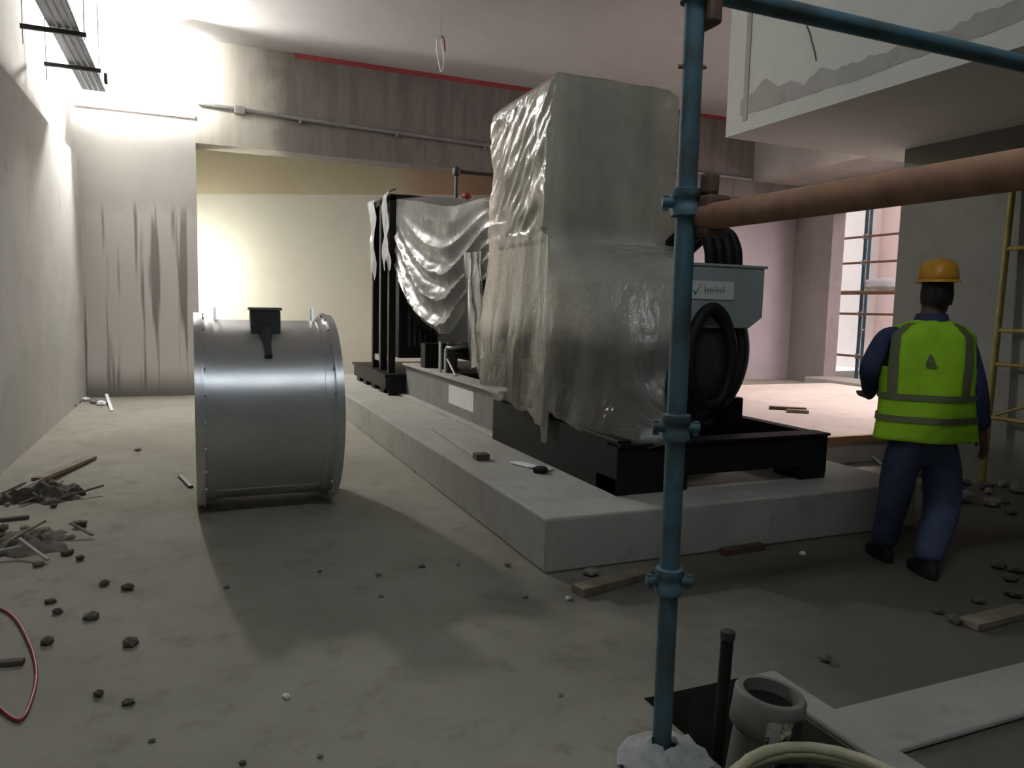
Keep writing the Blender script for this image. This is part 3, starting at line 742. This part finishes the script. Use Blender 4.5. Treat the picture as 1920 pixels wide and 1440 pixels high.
tag(mk('hose_coil', coil, 'hose', None, True), 'yellowed plastic hose coiled on the floor by the pit', 'hose')
def bar(name, p, q, r_, mat, label, cat, square=True, group=None):
    p, q = Vector(p), Vector(q)
    if square:
        d = (q-p).normalized(); s = d.cross(Vector((0, 0, 1))).normalized(); u_ = s.cross(d)
        def f(b): prism(b, [p+s*r_[0]-u_*r_[1], p-s*r_[0]-u_*r_[1], p-s*r_[0]+u_*r_[1], p+s*r_[0]+u_*r_[1]], q-p)
        o = mk(name, f, mat, None, False, .003)
    else:
        o = tb(name, [p, q], r_, mat)
    return tag(o, label, cat, group)
bar('timber_batten', (1.64, 2.27, -.60), (1.95, 2.16, -.45), (.02, .015), 'wood', 'short grey batten fallen inside the floor pit', 'batten')

# ================================================================== YELLOW FRAME on the partition
t = thing('yellow_frame', (6.6, 3.7, 0), 'yellow tubular access frame leaning on the partition wall', 'ladder')
y1, y0 = 4.47, 3.35
for y in (y1, y0):
    tb('stile', [(6.56, y, 0), (6.64, y, 3.0)], .027, 'yellow', t, 12)
for z in (.62, 1.10, 1.40, 2.12, 2.75):
    x = 6.56+.08*z/3
    tb('rung', [(x, y1, z), (x, y0, z)], .020, 'yellow', t, 10)
tb('diagonal', [(6.575, y1, .62), (6.60, y0, 1.10)], .012, 'yellow', t, 8)

# ================================================================== CABLE TRAY
TZ = 4.12
t = thing('cable_tray', (-1.12, 9, TZ), 'galvanised cable tray hung on rods along the left wall', 'cable tray')
tx0, tx1 = -1.26, -1.0
mk('tray_bed', lambda b: (box(b, tx0, tx1, 3.0, 11.1, TZ, TZ+.006), box(b, tx0, tx0+.006, 3.0, 11.1, TZ, TZ+.06), box(b, tx1-.006, tx1, 3.0, 11.1, TZ, TZ+.06)), 'tray', t)
for x in (tx0+.07, tx0+.13, tx0+.19):
    bx('slot_rib', (x, x+.016, 3.0, 11.1, TZ-.010, TZ), 'paper', t)
for y in (4.4, 6.0, 7.6, 8.75, 10.0):
    hb = bx('hanger_bar', (-1.50, -.94, y-.02, y+.02, TZ-.05, TZ-.01), 'alt', t)
    for x in (-1.48, -.96):
        tb('rod', [(x, y, TZ-.20 if x < -1.2 else TZ-.08), (x, y, CZ)], .006, 'steel', hb, 6)
bx('end_clip', (-.97, -.93, 10.55, 10.65, TZ-.02, TZ+.10), 'alt', t, .01)
# conduit on the beam
t = thing('conduit', (4, 12.85, 4.42), 'grey conduit clipped along the face of the beam', 'conduit')
tb('tube', [(.10, 12.855, 4.53), (.9, 12.855, 4.50), (2.3, 12.855, 4.45), (6.0, 12.855, 4.36), (10.8, 12.855, 4.30)], .032, 'railgrey', t, 10)
bx('junction_box', (.62, .78, 12.81, 12.897, 4.44, 4.56), 'steel', t, .01)
for x in (1.6, 3.2, 4.8, 6.8, 9):
    z = 4.53-.16*min(1, x/6); bx('clip', (x, x+.03, 12.82, 12.897, z-.09, z-.0), 'railgrey', t)
# ceiling wire
hp = aty(828, 20, 9.0)
t = thing('ceiling_wire', (hp.x, 9.0, CZ), 'white and red wires dangling from the ceiling', 'wire')
hx = hp.x
def hz(y): return aty(828, y, 9.0).z
tb('flex', [(hx, 9.0, CZ), (hx, 9.0, hz(72))], .004, 'steel', t, 6)
tb('white_wire', spline([(hx, 9, hz(70)), (hx-.045, 9, hz(75)), (hx-.05, 9, hz(95)), (hx-.02, 9, hz(120)), (hx+.005, 9, hz(134)), (hx+.03, 9, hz(125)), (hx+.035, 9, hz(100)), (hx+.0, 9, hz(78))], 5), .010, 'paper', t, 6)
tb('red_wire', spline([(hx-.02, 9.01, hz(72)), (hx+.02, 9.01, hz(68)), (hx+.045, 9.01, hz(80)), (hx+.05, 9.01, hz(95))], 5), .010, 'redcable', t, 6)

# ================================================================== LOOSE ITEMS
z = PZ
bar('timber_strip', (*atz(815, 808, z).xy, z+.012), (*atz(893, 860, z).xy, z+.012), (.022, .010), 'railtop', 'thin grey strip lying on the plinth edge', 'strip')
p = atz(903, 862, z)
tag(mk('wood_block', lambda b: box(b, p.x-.055, p.x+.055, p.y-.04, p.y+.06, z, z+.05), 'brownblock', None, False, .006), 'small brown wood block on the plinth', 'block')
p0, p1 = atz(965, 868, z), atz(1030, 884, z)
def pap(b):
    d = (p1-p0); s = Vector((-d.y, d.x, 0)).normalized()*.10
    grid(b, lambda u, v: p0 + d*u + s*(v-.5) + Vector((0, 0, .006+.022*abs(noise.noise((u*4, v*3, 2))))), 12, 6)
tag(mk('paper_sheet', pap, 'paper', None, True, 0, .002), 'creased white paper lying on the plinth beside the black base frame', 'paper')
p = atz(1013, 886, z)
tag(mk('rubber_pad', lambda b: lathe(b, (p.x, p.y, z+.0), (0, 0, 1), [(.05, 0), (.055, .01), (.055, .035), (.03, .045)], 14), 'blackmat', None, True), 'small black pad by the creased paper on the plinth', 'pad')

def chunk(name, mat, sub=1, r_=.04, fl_=.6, seed=0):
    b = bmesh.new(); bmesh.ops.create_icosphere(b, subdivisions=sub, radius=r_)
    for v in b.verts:
        k = 1+.45*noise.noise(v.co*(1.6/r_)+Vector((seed*3.1, seed, 0)))
        v.co *= k; v.co.z *= fl_
    return mk(name, b, mat)
ch = []
def put(px, py, size, mat, name, label, cat, grp, z=0., q=None):
    o = chunk(name, mat, 1, size, random.uniform(.45, .75), random.random()*20)
    p = atz(px, py, z) if q is None else Vector(q)
    o.location = (p.x, p.y, z - .004); o.rotation_euler = (0, 0, random.uniform(0, 6))
    tag(o, label, cat, grp); return o
for (x, y, s_) in ((195, 1097, .032), (240, 1105, .036), (170, 1160, .042), (88, 1208, .034), (243, 1210, .036), (240, 1320, .026), (185, 1305, .022), (425, 1103, .018), (95, 1130, .03), (108, 1150, .025), (150, 1050, .03), (285, 1390, .015), (600, 1073, .015), (455, 1450-16, .014)):
    put(x, y, s_, 'rubble', 'rubble_chunk', 'small dark rubble chunk on the floor by the red cable', 'rubble', 'dark chunks scattered on the left floor')
for (x, y, s_) in ((710, 1080, .018), (790, 1064, .022), (952, 1062, .022), (985, 1120, .02), (1051, 1304, .013), (715, 1120, .016), (860, 1060, .015), (600, 1420, .012)):
    put(x, y, s_, 'rubl2', 'stone_chip', 'small stone chip on the open floor before the plinth', 'stone', 'stone chips before the plinth')
for (x, y, s_, l) in ((537, 1308, .016, 'tiny white paper scrap on the bare middle of the floor'), (1066, 1124, .02, 'tiny white scrap on the floor before the plinth corner'), (1505, 1040, .026, 'white paper ball on the dark floor before the plinth front')):
    put(x, y, s_, 'paper', 'paper_scrap', l, 'scrap', None)
put(1547, 1240, .034, 'rubble', 'dark_stone', 'dark lump on the floor beyond the flanged pipe', 'stone', None)
put(1108, 1078, .05, 'rubl2', 'stone', 'grey stone at the front corner of the plinth', 'stone', None)
put(782, 886, .03, 'rubble', 'stone', 'small dark stone at the foot of the plinth side', 'stone', None)
put(260, 845, .04, 'rubl2', 'stone', 'grey lump on the bright floor between column and casing', 'stone', None)
p, q = atz(1340, 1034), atz(1412, 1022)
bar('timber_offcut', (p.x, 3.64, .02), (q.x, 3.655, .02), (.03, .02), 'brownblock', 'dark timber offcut at the foot of the plinth front', 'timber')
p, q = atz(1060, 1098), atz(1200, 1062)
bar('timber_offcut', (p.x, p.y-.14, .022), (q.x, q.y-.14, .022), (.05, .022), 'wood', 'weathered timber board lying before the plinth front', 'timber')
p, q = atz(338, 895), atz(366, 915)
bar('steel_offcut', (p.x, p.y, .012), (q.x-.03, q.y, .012), (.018, .010), 'alt', 'short dark steel offcut by the casing flange', 'offcut')
# left wall debris
p, q = atz(70, 912), atz(172, 862)
bar('timber_plank', (p.x, p.y, .055), (q.x, q.y, .02), (.045, .015), 'wood', 'long grey plank leaning out of the debris heap', 'plank')
def mound(cx, cy, rx, ry, h, sd):
    def f(b):
        def fn(u, v):
            a = u*2*math.pi; r_ = v
            n_ = .75+.5*noise.noise((math.cos(a)*2+sd, math.sin(a)*2, sd))
            return Vector((cx+rx*r_*math.cos(a)*n_, cy+ry*r_*math.sin(a)*n_, max(-.004, h*(1-r_**1.5) + (h*.55*noise.noise((cx+r_*math.cos(a)*6, r_*math.sin(a)*6, sd)) if r_ < .97 else -.004))))
        grid(b, fn, 40, 12); bmesh.ops.remove_doubles(b, verts=b.verts, dist=1e-4)
    return f
for cx, cy, rx, ry, h, l in ((-1.08, 6.45, .40, .34, .10, 'dark heap of sweepings against the left wall beside the plank'), (-.98, 5.25, .34, .40, .05, 'low heap of dirt and scraps nearer the red cable')):
    o = tag(mk('debris_heap', mound(cx, cy, rx, ry, h, cx*7), 'rubble', None, True), l, 'debris'); o['kind'] = 'stuff'
USED = []
for i in range(26):
    cx, cy, g = ((-1.05, 6.45, 0) if i < 13 else (-.98, 5.2, 1))
    a, r_ = random.uniform(0, 6.28), random.uniform(.05, .42)
    for _ in range(60):
        x, y = max(-1.48, cx+r_*math.cos(a)), cy+r_*math.sin(a)
        if all((x-p_[0])**2+(y-p_[1])**2 > .012 for p_ in USED): break
        a, r_ = random.uniform(0, 6.28), random.uniform(.05, .46)
    USED.append((x, y))
    put(0, 0, random.uniform(.02, .05), random.choice(('rubble', 'rubl2', 'wood')), 'rubble_chunk', ('broken chunk in the heap beside the leaning plank', 'broken chunk in the low heap near the red cable')[g], 'rubble', ('chunks in the wall heap', 'chunks in the low heap')[g], .03 if r_ < .2 and not g else .0, (x, y, 0))
for i in range(12):
    cx, cy, g = ((-1.0, 6.5, 0) if i < 7 else (-.95, 5.2, 1))
    x, y = cx+random.uniform(-.33, .3), cy+random.uniform(-.3, .3); a = random.uniform(0, 3.1); L = random.uniform(.08, .16)
    x = max(x, -1.36)
    bar('wood_splinter', (x-L*math.cos(a), y-L*math.sin(a), .02), (x+L*math.cos(a), y+L*math.sin(a), .02+random.uniform(.02, .07)), (.010, .006), random.choice(('wood', 'railtop', 'rubble')), ('splinter sticking out of the heap beside the plank', 'splinter lying in the low heap near the red cable')[g], 'splinter', True, ('splinters in the wall heap', 'splinters in the low heap')[g])
p, q = atz(0, 978), atz(55, 972)
bar('timber_lath', (p.x-.15, p.y-.02, .012), (q.x, q.y, .012), (.022, .010), 'rubble', 'dark lath lying between the two heaps', 'lath')
p, q = atz(0, 1246), atz(45, 1245)
bar('timber_lath', (p.x-.1, p.y, .012), (q.x, q.y, .012), (.018, .010), 'rubble', 'dark lath lying inside the red cable loop', 'lath')
pr = [atz(*a) for a in ((-120, 1170), (-40, 1140), (20, 1155), (55, 1210), (68, 1262), (60, 1312), (38, 1354), (0, 1332), (-40, 1290))]
tag(tb('red_cable', spline([(v.x, v.y, .008) for v in pr], 8), .007, 'redcable', None, 8), 'thin red cable looped on the floor', 'cable')
for i, (x, y) in enumerate(((143, 757), (160, 752), (178, 757), (190, 760), (135, 765))):
    put(x, y, .07, 'paper' if i % 2 else 'rubl2', 'crumpled_scrap', 'pale crumpled scrap in the corner of wall and column', 'scrap', 'scraps in the column corner')
p, q = atz(200, 752), atz(210, 772)
bar('white_strip', (p.x, p.y, .10), (q.x, q.y, .012), (.02, .01), 'paper', 'thin white strip leaning in the scraps by the column', 'strip')
# right: scraps below the yellow frame
for i in range(4): USED.append(tuple(atz((1880, 1905, 1862, 1790)[i], (912, 925, 950, 930)[i]).xy))
for i in range(18):
    for _ in range(200):
        x, y = random.uniform(5.75, 6.45), random.uniform(3.5, 4.9)
        if all((x-p_[0])**2+(y-p_[1])**2 > .030 for p_ in USED): break
    USED.append((x, y))
    put(0, 0, random.uniform(.03, .085), random.choice(('rubble', 'rubble', 'rubl2')), 'rubble_chunk', 'rubble chunk heaped under the yellow frame', 'rubble', 'rubble under the yellow frame', 0., (x, y, 0))
for i in range(4):
    p = atz((1880, 1905, 1862, 1790)[i], (912, 925, 950, 930)[i])
    put(0, 0, .07, 'rubl2', 'cement_lump', 'pale cement lump among rubble under the yellow frame', 'lump', 'pale lumps under the yellow frame', 0., p)
for (x, y, s_) in ((1870, 1065, .05), (1905, 1072, .06), (1895, 1090, .045), (1790, 1168, .045), (1835, 1130, .04), (1900, 1120, .05), (1760, 1150, .03)):
    put(x, y, s_, 'rubble', 'rubble_chunk', 'dark rubble chunk on the floor beside the worker', 'rubble', 'chunks on the right floor')
p, q = atz(1815, 1178), atz(1925, 1150)
bar('timber_board', (p.x, p.y, .02), (q.x, q.y, .02), (.05, .018), 'wood', 'dusty board lying on the floor right of the worker', 'board')
# on the second plinth
for (x, y, L) in ((1442, 767, .35), (1475, 773, .2)):
    p = atz(x, y, .28); bar('timber_offcut', (p.x, p.y, .30), (p.x+L, p.y-L*.8, .30), (.045, .02), 'brownblock' if L > .3 else 'wood', ('longer' if L > .3 else 'shorter')+' dark offcut lying on the second plinth', 'timber')
for i, (x, y) in enumerate(((1606, 832), (1622, 836))):
    pass
p, q = atz(1600, 853), atz(1634, 868)
bar('white_lath', (p.x, p.y-.05, .15), (q.x, q.y-.12, .012), (.014, .008), 'paper', 'thin white lath leaning at the second plinth', 'lath')

# ================================================================== WORKER
K = 4.46
def J(x, y, dk=0.): return atk(x, y, K+dk)
def skinmesh(name, nodes_, edges, mat, parent, root=0, sub=2):
    me = bpy.data.meshes.new(name)
    c = ORG[parent] if parent else Vector()
    me.from_pydata([tuple(Vector(n[0])-c) for n in nodes_], edges, [])
    me.materials.append(MT[mat])
    o = bpy.data.objects.new(name, me); COL.objects.link(o)
    if parent: o.parent = parent
    s = o.modifiers.new('skin', 'SKIN'); s.use_smooth_shade = True; s.branch_smoothing = .4
    for i, n in enumerate(nodes_):
        r_ = n[1]; me.skin_vertices[0].data[i].radius = r_ if isinstance(r_, tuple) else (r_, r_)
        me.skin_vertices[0].data[i].use_root = (i == root)
    d = o.modifiers.new('sub', 'SUBSURF'); d.levels = sub; d.render_levels = sub
    ORG[o] = c
    return o
wl0 = Vector((3.97, 3.12, 0))
W = thing('person', wl0, 'worker in orange helmet and lime vest walking away beside the plinth', 'person')
hd = J(1756, 556); nk = J(1747, 596); ch_ = J(1735, 650); wa = J(1728, 760); pe = J(1728, 815)
Ls, Rs = J(1661, 622, .03), J(1806, 622, -.03)
Le, Lw, Lh = J(1630, 690, .05), J(1632, 742, .32), J(1640, 752, .42)
Re, Rw = J(1830, 728, -.02), J(1842, 812, .04)
fwd = Vector((fw.x, fw.y, 0)).normalized(); rgt = Vector((fwd.y, -fwd.x, 0))
Lhp, Rhp = J(1692, 840), J(1766, 840)
Lk, La = J(1676, 940, .10), J(1660, 1026, .12)
Rk, Ra = J(1768, 950, .02), J(1742, 1050, -.08)
Lf, Rf = atz(1655, 1048), atz(1738, 1080)
La = Vector((Lf.x, Lf.y, .10)); Ra = Vector((Rf.x, Rf.y, .10))
Lt = La + fwd*.20 + Vector((0, 0, -.06)); Rt_ = Ra + fwd*.20 + Vector((0, 0, -.06))
N = [(pe, (.13, .10)), (wa, (.13, .095)), (ch_, (.15, .10)), (nk, .058), (hd+Vector((0, 0, .0)), (.082, .095)), (hd+Vector((0, 0, .10)), (.07, .085)),
     (Ls, .055), (Le, .042), (Lw, .030), (Rs, .055), (Re, .042), (Rw, .030),
     (Lhp, .085), (Lk, .060), (La, .042), (Rhp, .085), (Rk, .060), (Ra, .042)]
E_ = [(0, 1), (1, 2), (2, 3), (3, 4), (4, 5), (2, 6), (6, 7), (7, 8), (2, 9), (9, 10), (10, 11), (0, 12), (12, 13), (13, 14), (0, 15), (15, 16), (16, 17)]
def hand(wi, wp, d, side):
    d = d.normalized(); pal = wp + d*.075; N.append((pal, (.036, .020))); pi = len(N)-1; E_.append((wi, pi))
    s = side.normalized(); bk = s.cross(d).normalized()
    for k, L in enumerate((.070, .080, .074, .058)):
        o = s*(.027-.018*k); a = pal + d*.018 + o; c = a + d*L*.5 + bk*.006; e = c + d*L*.42 + bk*.02
        i = len(N); N.extend([(a, .0095), (c, .009), (e, .0075)]); E_.extend([(pi, i), (i, i+1), (i+1, i+2)])
    a = wp + d*.03 + s*.034; c = a + d*.035 + s*.018 + bk*.01; e = c + d*.028 + bk*.008
    i = len(N); N.extend([(a, .012), (c, .010), (e, .008)]); E_.extend([(pi, i), (i, i+1), (i+1, i+2)])
hand(8, Lw, (Lw-Le)*.3+fwd*.9, rgt)
hand(11, Rw, (Rw-Re)+Vector((0, 0, -.05)), fwd)
skinmesh('body', N, E_, 'skin', W)
sh = skinmesh('shirt', [(wa+Vector((0, 0, -.06)), (.140, .105)), (wa, (.140, .105)), (ch_, (.150, .100)), (nk+Vector((0, 0, -.03)), .062), (Ls, .058), (Le, .066), (Le.lerp(Lw, .92), .050), (Rs, .060), (Re, .070), (Re.lerp(Rw, .95), .052)],
    [(0, 1), (1, 2), (2, 3), (2, 4), (4, 5), (5, 6), (2, 7), (7, 8), (8, 9)], 'navy', W)
tr = skinmesh('trousers', [(pe, (.150, .115)), (pe+Vector((0, 0, .10)), (.145, .112)), (Lhp+Vector((0, 0, -.02)), .125), (Lk, .096), (La+Vector((0, 0, .05)), .082), (La+Vector((0, 0, -.02)), .086), (Rhp+Vector((0, 0, -.02)), .130), (Rk, .108), (Ra+Vector((0, 0, .05)), .086), (Ra+Vector((0, 0, -.02)), .090)],
    [(0, 1), (0, 2), (2, 3), (3, 4), (4, 5), (0, 6), (6, 7), (7, 8), (8, 9)], 'jean', W)
def boot(a, f_):
    def g(b):
        rs = []
        for h, l0, l1, wd in ((0, -.09, .20, .05), (.02, -.095, .205, .053), (.05, -.09, .19, .05), (.08, -.075, .12, .046), (.13, -.065, .06, .042), (.18, -.06, .055, .040)):
            n = 16; r_ = []
            for k in range(n):
                q = 2*math.pi*k/n; c_, s_ = math.cos(q), math.sin(q)
                p = Vector((a.x, a.y, h)) + fwd*((l0+l1)/2 + (l1-l0)/2*c_) + rgt*wd*s_
                r_.append(p)
            rs.append(r_)
        rings(b, rs)
    return g
mk('boot', boot(La, 0), 'shoe', W, True); mk('boot', boot(Ra, 0), 'shoe', W, True)
# vest: lofted shell around the torso
axis_top, axis_bot = nk+Vector((0, 0, -.01)), J(1730, 822)
yaw_w = R(8)
vr = (rgt*math.cos(yaw_w)+fwd*math.sin(-yaw_w)*1).normalized(); vf = Vector((-vr.y, vr.x, 0))
def vest_pt(a, t_, off=0.):
    c = axis_top.lerp(axis_bot, t_)
    prof = [(0, .085, .085), (.05, .19, .120), (.13, .262, .150), (.35, .268, .168), (.6, .262, .172), (.8, .270, .178), (1.0, .288, .192)]
    for p0_, p1_ in zip(prof, prof[1:]):
        if p0_[0] <= t_ <= p1_[0]+1e-6:
            k = (t_-p0_[0])/(p1_[0]-p0_[0]); wd = p0_[1]+(p1_[1]-p0_[1])*k; dp = p0_[2]+(p1_[2]-p0_[2])*k; break
    wr_ = .010*noise.noise((math.cos(a)*2.2, math.sin(a)*2.2, t_*3)) + .012*t_*math.sin(a*5+t_*3)
    return c + vr*(wd+off+wr_)*math.cos(a) + vf*(dp+off+wr_)*math.sin(a)
def vest(b):
    n, m_ = 56, 40; g = []
    for j in range(m_+1):
        t_ = j/m_; g.append([b.verts.new(vest_pt(2*math.pi*i/n, t_)) for i in range(n)])
    for j in range(m_):
        t_ = (j+.5)/m_
        for i in range(n):
            a = 2*math.pi*(i+.5)/n
            arm = abs(math.sin(a)) < .42 and .10 < t_ < .40 - .0
            if arm: continue
            k = (i+1) % n; b.faces.new((g[j][i], g[j][k], g[j+1][k], g[j+1][i]))
    for v in [v for v in b.verts if not v.link_faces]: b.verts.remove(v)
vs_ = mk('vest', vest, 'vest', W, True, 0, .006)
def band(t0, t1, a0=0, a1=2*math.pi, n=60):
    def f(b): grid(b, lambda u, v: vest_pt(a0+(a1-a0)*u, t0+(t1-t0)*v, .009), n, 3)
    return f
mk('reflective_band', band(.615, .665), 'band', vs_, True)
mk('reflective_band', band(.795, .845), 'band', vs_, True)
def strap(ac):
    def f(b): grid(b, lambda u, v: vest_pt(ac+(u-.5)*.30, .03+.585*v, .009), 6, 26)
    return f
mk('shoulder_strap', strap(math.pi*1.5+.66), 'band', vs_, True)
mk('shoulder_strap', strap(math.pi*1.5-.98), 'band', vs_, True)
def emb(b):
    q = lambda a, t_: vest_pt(a, t_, .010)
    prism(b, [q(4.50, .28), q(4.42, .36), q(4.62, .36), q(4.56, .30)], vf*-.002)
    prism(b, [q(4.44, .375), q(4.66, .375), q(4.66, .39), q(4.44, .39)], vf*-.002)
mk('back_emblem', emb, 'band', vs_)
mk('collar', lambda b: rings(b, [[nk+Vector((0, 0, h-.02))+rgt*r_*math.cos(k*.3927)+fwd*r_*math.sin(k*.3927) for k in range(16)] for r_, h in ((.098, 0), (.088, .03), (.082, .045), (.074, .04))], True, False), 'navy', W, True)
# head detail: face looks away and slightly right
hf = (fwd*.9 + rgt*.45).normalized(); hr = Vector((hf.y, -hf.x, 0))
hc = hd + Vector((0, 0, .035))
def head(b):
    n = 28; rs = []
    for h, rx, ry, sh_ in ((-.145, .045, .050, .01), (-.125, .060, .066, .012), (-.09, .068, .082, .01), (-.05, .074, .092, .004), (0, .078, .098, 0), (.05, .077, .097, -.004), (.09, .066, .084, -.006), (.115, .04, .05, -.006)):
        rs.append([hc + Vector((0, 0, h)) + hf*sh_ + hr*rx*math.cos(2*math.pi*k/n) + hf*ry*math.sin(2*math.pi*k/n) for k in range(n)])
    rings(b, rs)
    # nose, brow, ears
    prism(b, [hc+hf*.094+Vector((0, 0, .0)), hc+hf*.094+hr*.016+Vector((0, 0, -.04)), hc+hf*.094-hr*.016+Vector((0, 0, -.04))], hf*.016)
    for s in (-1, 1):
        lathe(b, hc+hr*s*.074+Vector((0, 0, -.02)), hr*s, [(.028, 0), (.032, .006), (.026, .014)], 12)
mk('head', head, 'skin', W, True)
def hair(b):
    n = 28; rs = []
    for h, k_ in ((-.085, 1.02), (-.06, 1.10), (-.02, 1.10), (.03, 1.08), (.07, 1.02)):
        rs.append([hc+Vector((0, 0, h)) - hf*.014 + hr*.078*k_*math.cos(math.pi+math.pi*k/n) + hf*.092*k_*math.sin(math.pi+math.pi*k/n) for k in range(n+1)])
    rings(b, rs, False)
mk('hair', hair, 'hair', W, True)
def helm(b):
    n = 40; rs = []
    for h, k_ in ((.0, 1.0), (.03, 1.0), (.07, .94), (.105, .78), (.125, .52), (.133, .2), (.134, .01)):
        rs.append([hc+Vector((0, 0, .055+h)) + hr*.112*k_*math.cos(2*math.pi*i/n) + hf*.138*k_*math.sin(2*math.pi*i/n) for i in range(n)])
    rings(b, rs, True, False)
hm = mk('helmet', helm, 'helmet', W, True, 0, .004)
def brim(b):
    n = 40
    def rg(k_, dz): return [hc+Vector((0, 0, .055+dz)) + hr*(.112+k_*.5)*math.cos(2*math.pi*i/n) + hf*(.138+k_*(.5 if math.sin(2*math.pi*i/n) < .2 else 2.6*math.sin(2*math.pi*i/n)))*math.sin(2*math.pi*i/n) for i in range(n)]
    rings(b, [rg(0, .008), rg(.022, -.004), rg(.022, -.009), rg(0, -.002)], True, False)
mk('brim', brim, 'helmet', hm, True)
mk('crown_ridge', lambda b: tube(b, [hc+Vector((0, 0, .055))+hf*.138*math.cos(a)*1.0+Vector((0, 0, .138*math.sin(a))) for a in [R(25+130*i/16) for i in range(17)]], .009, 8), 'helmet', hm, True)
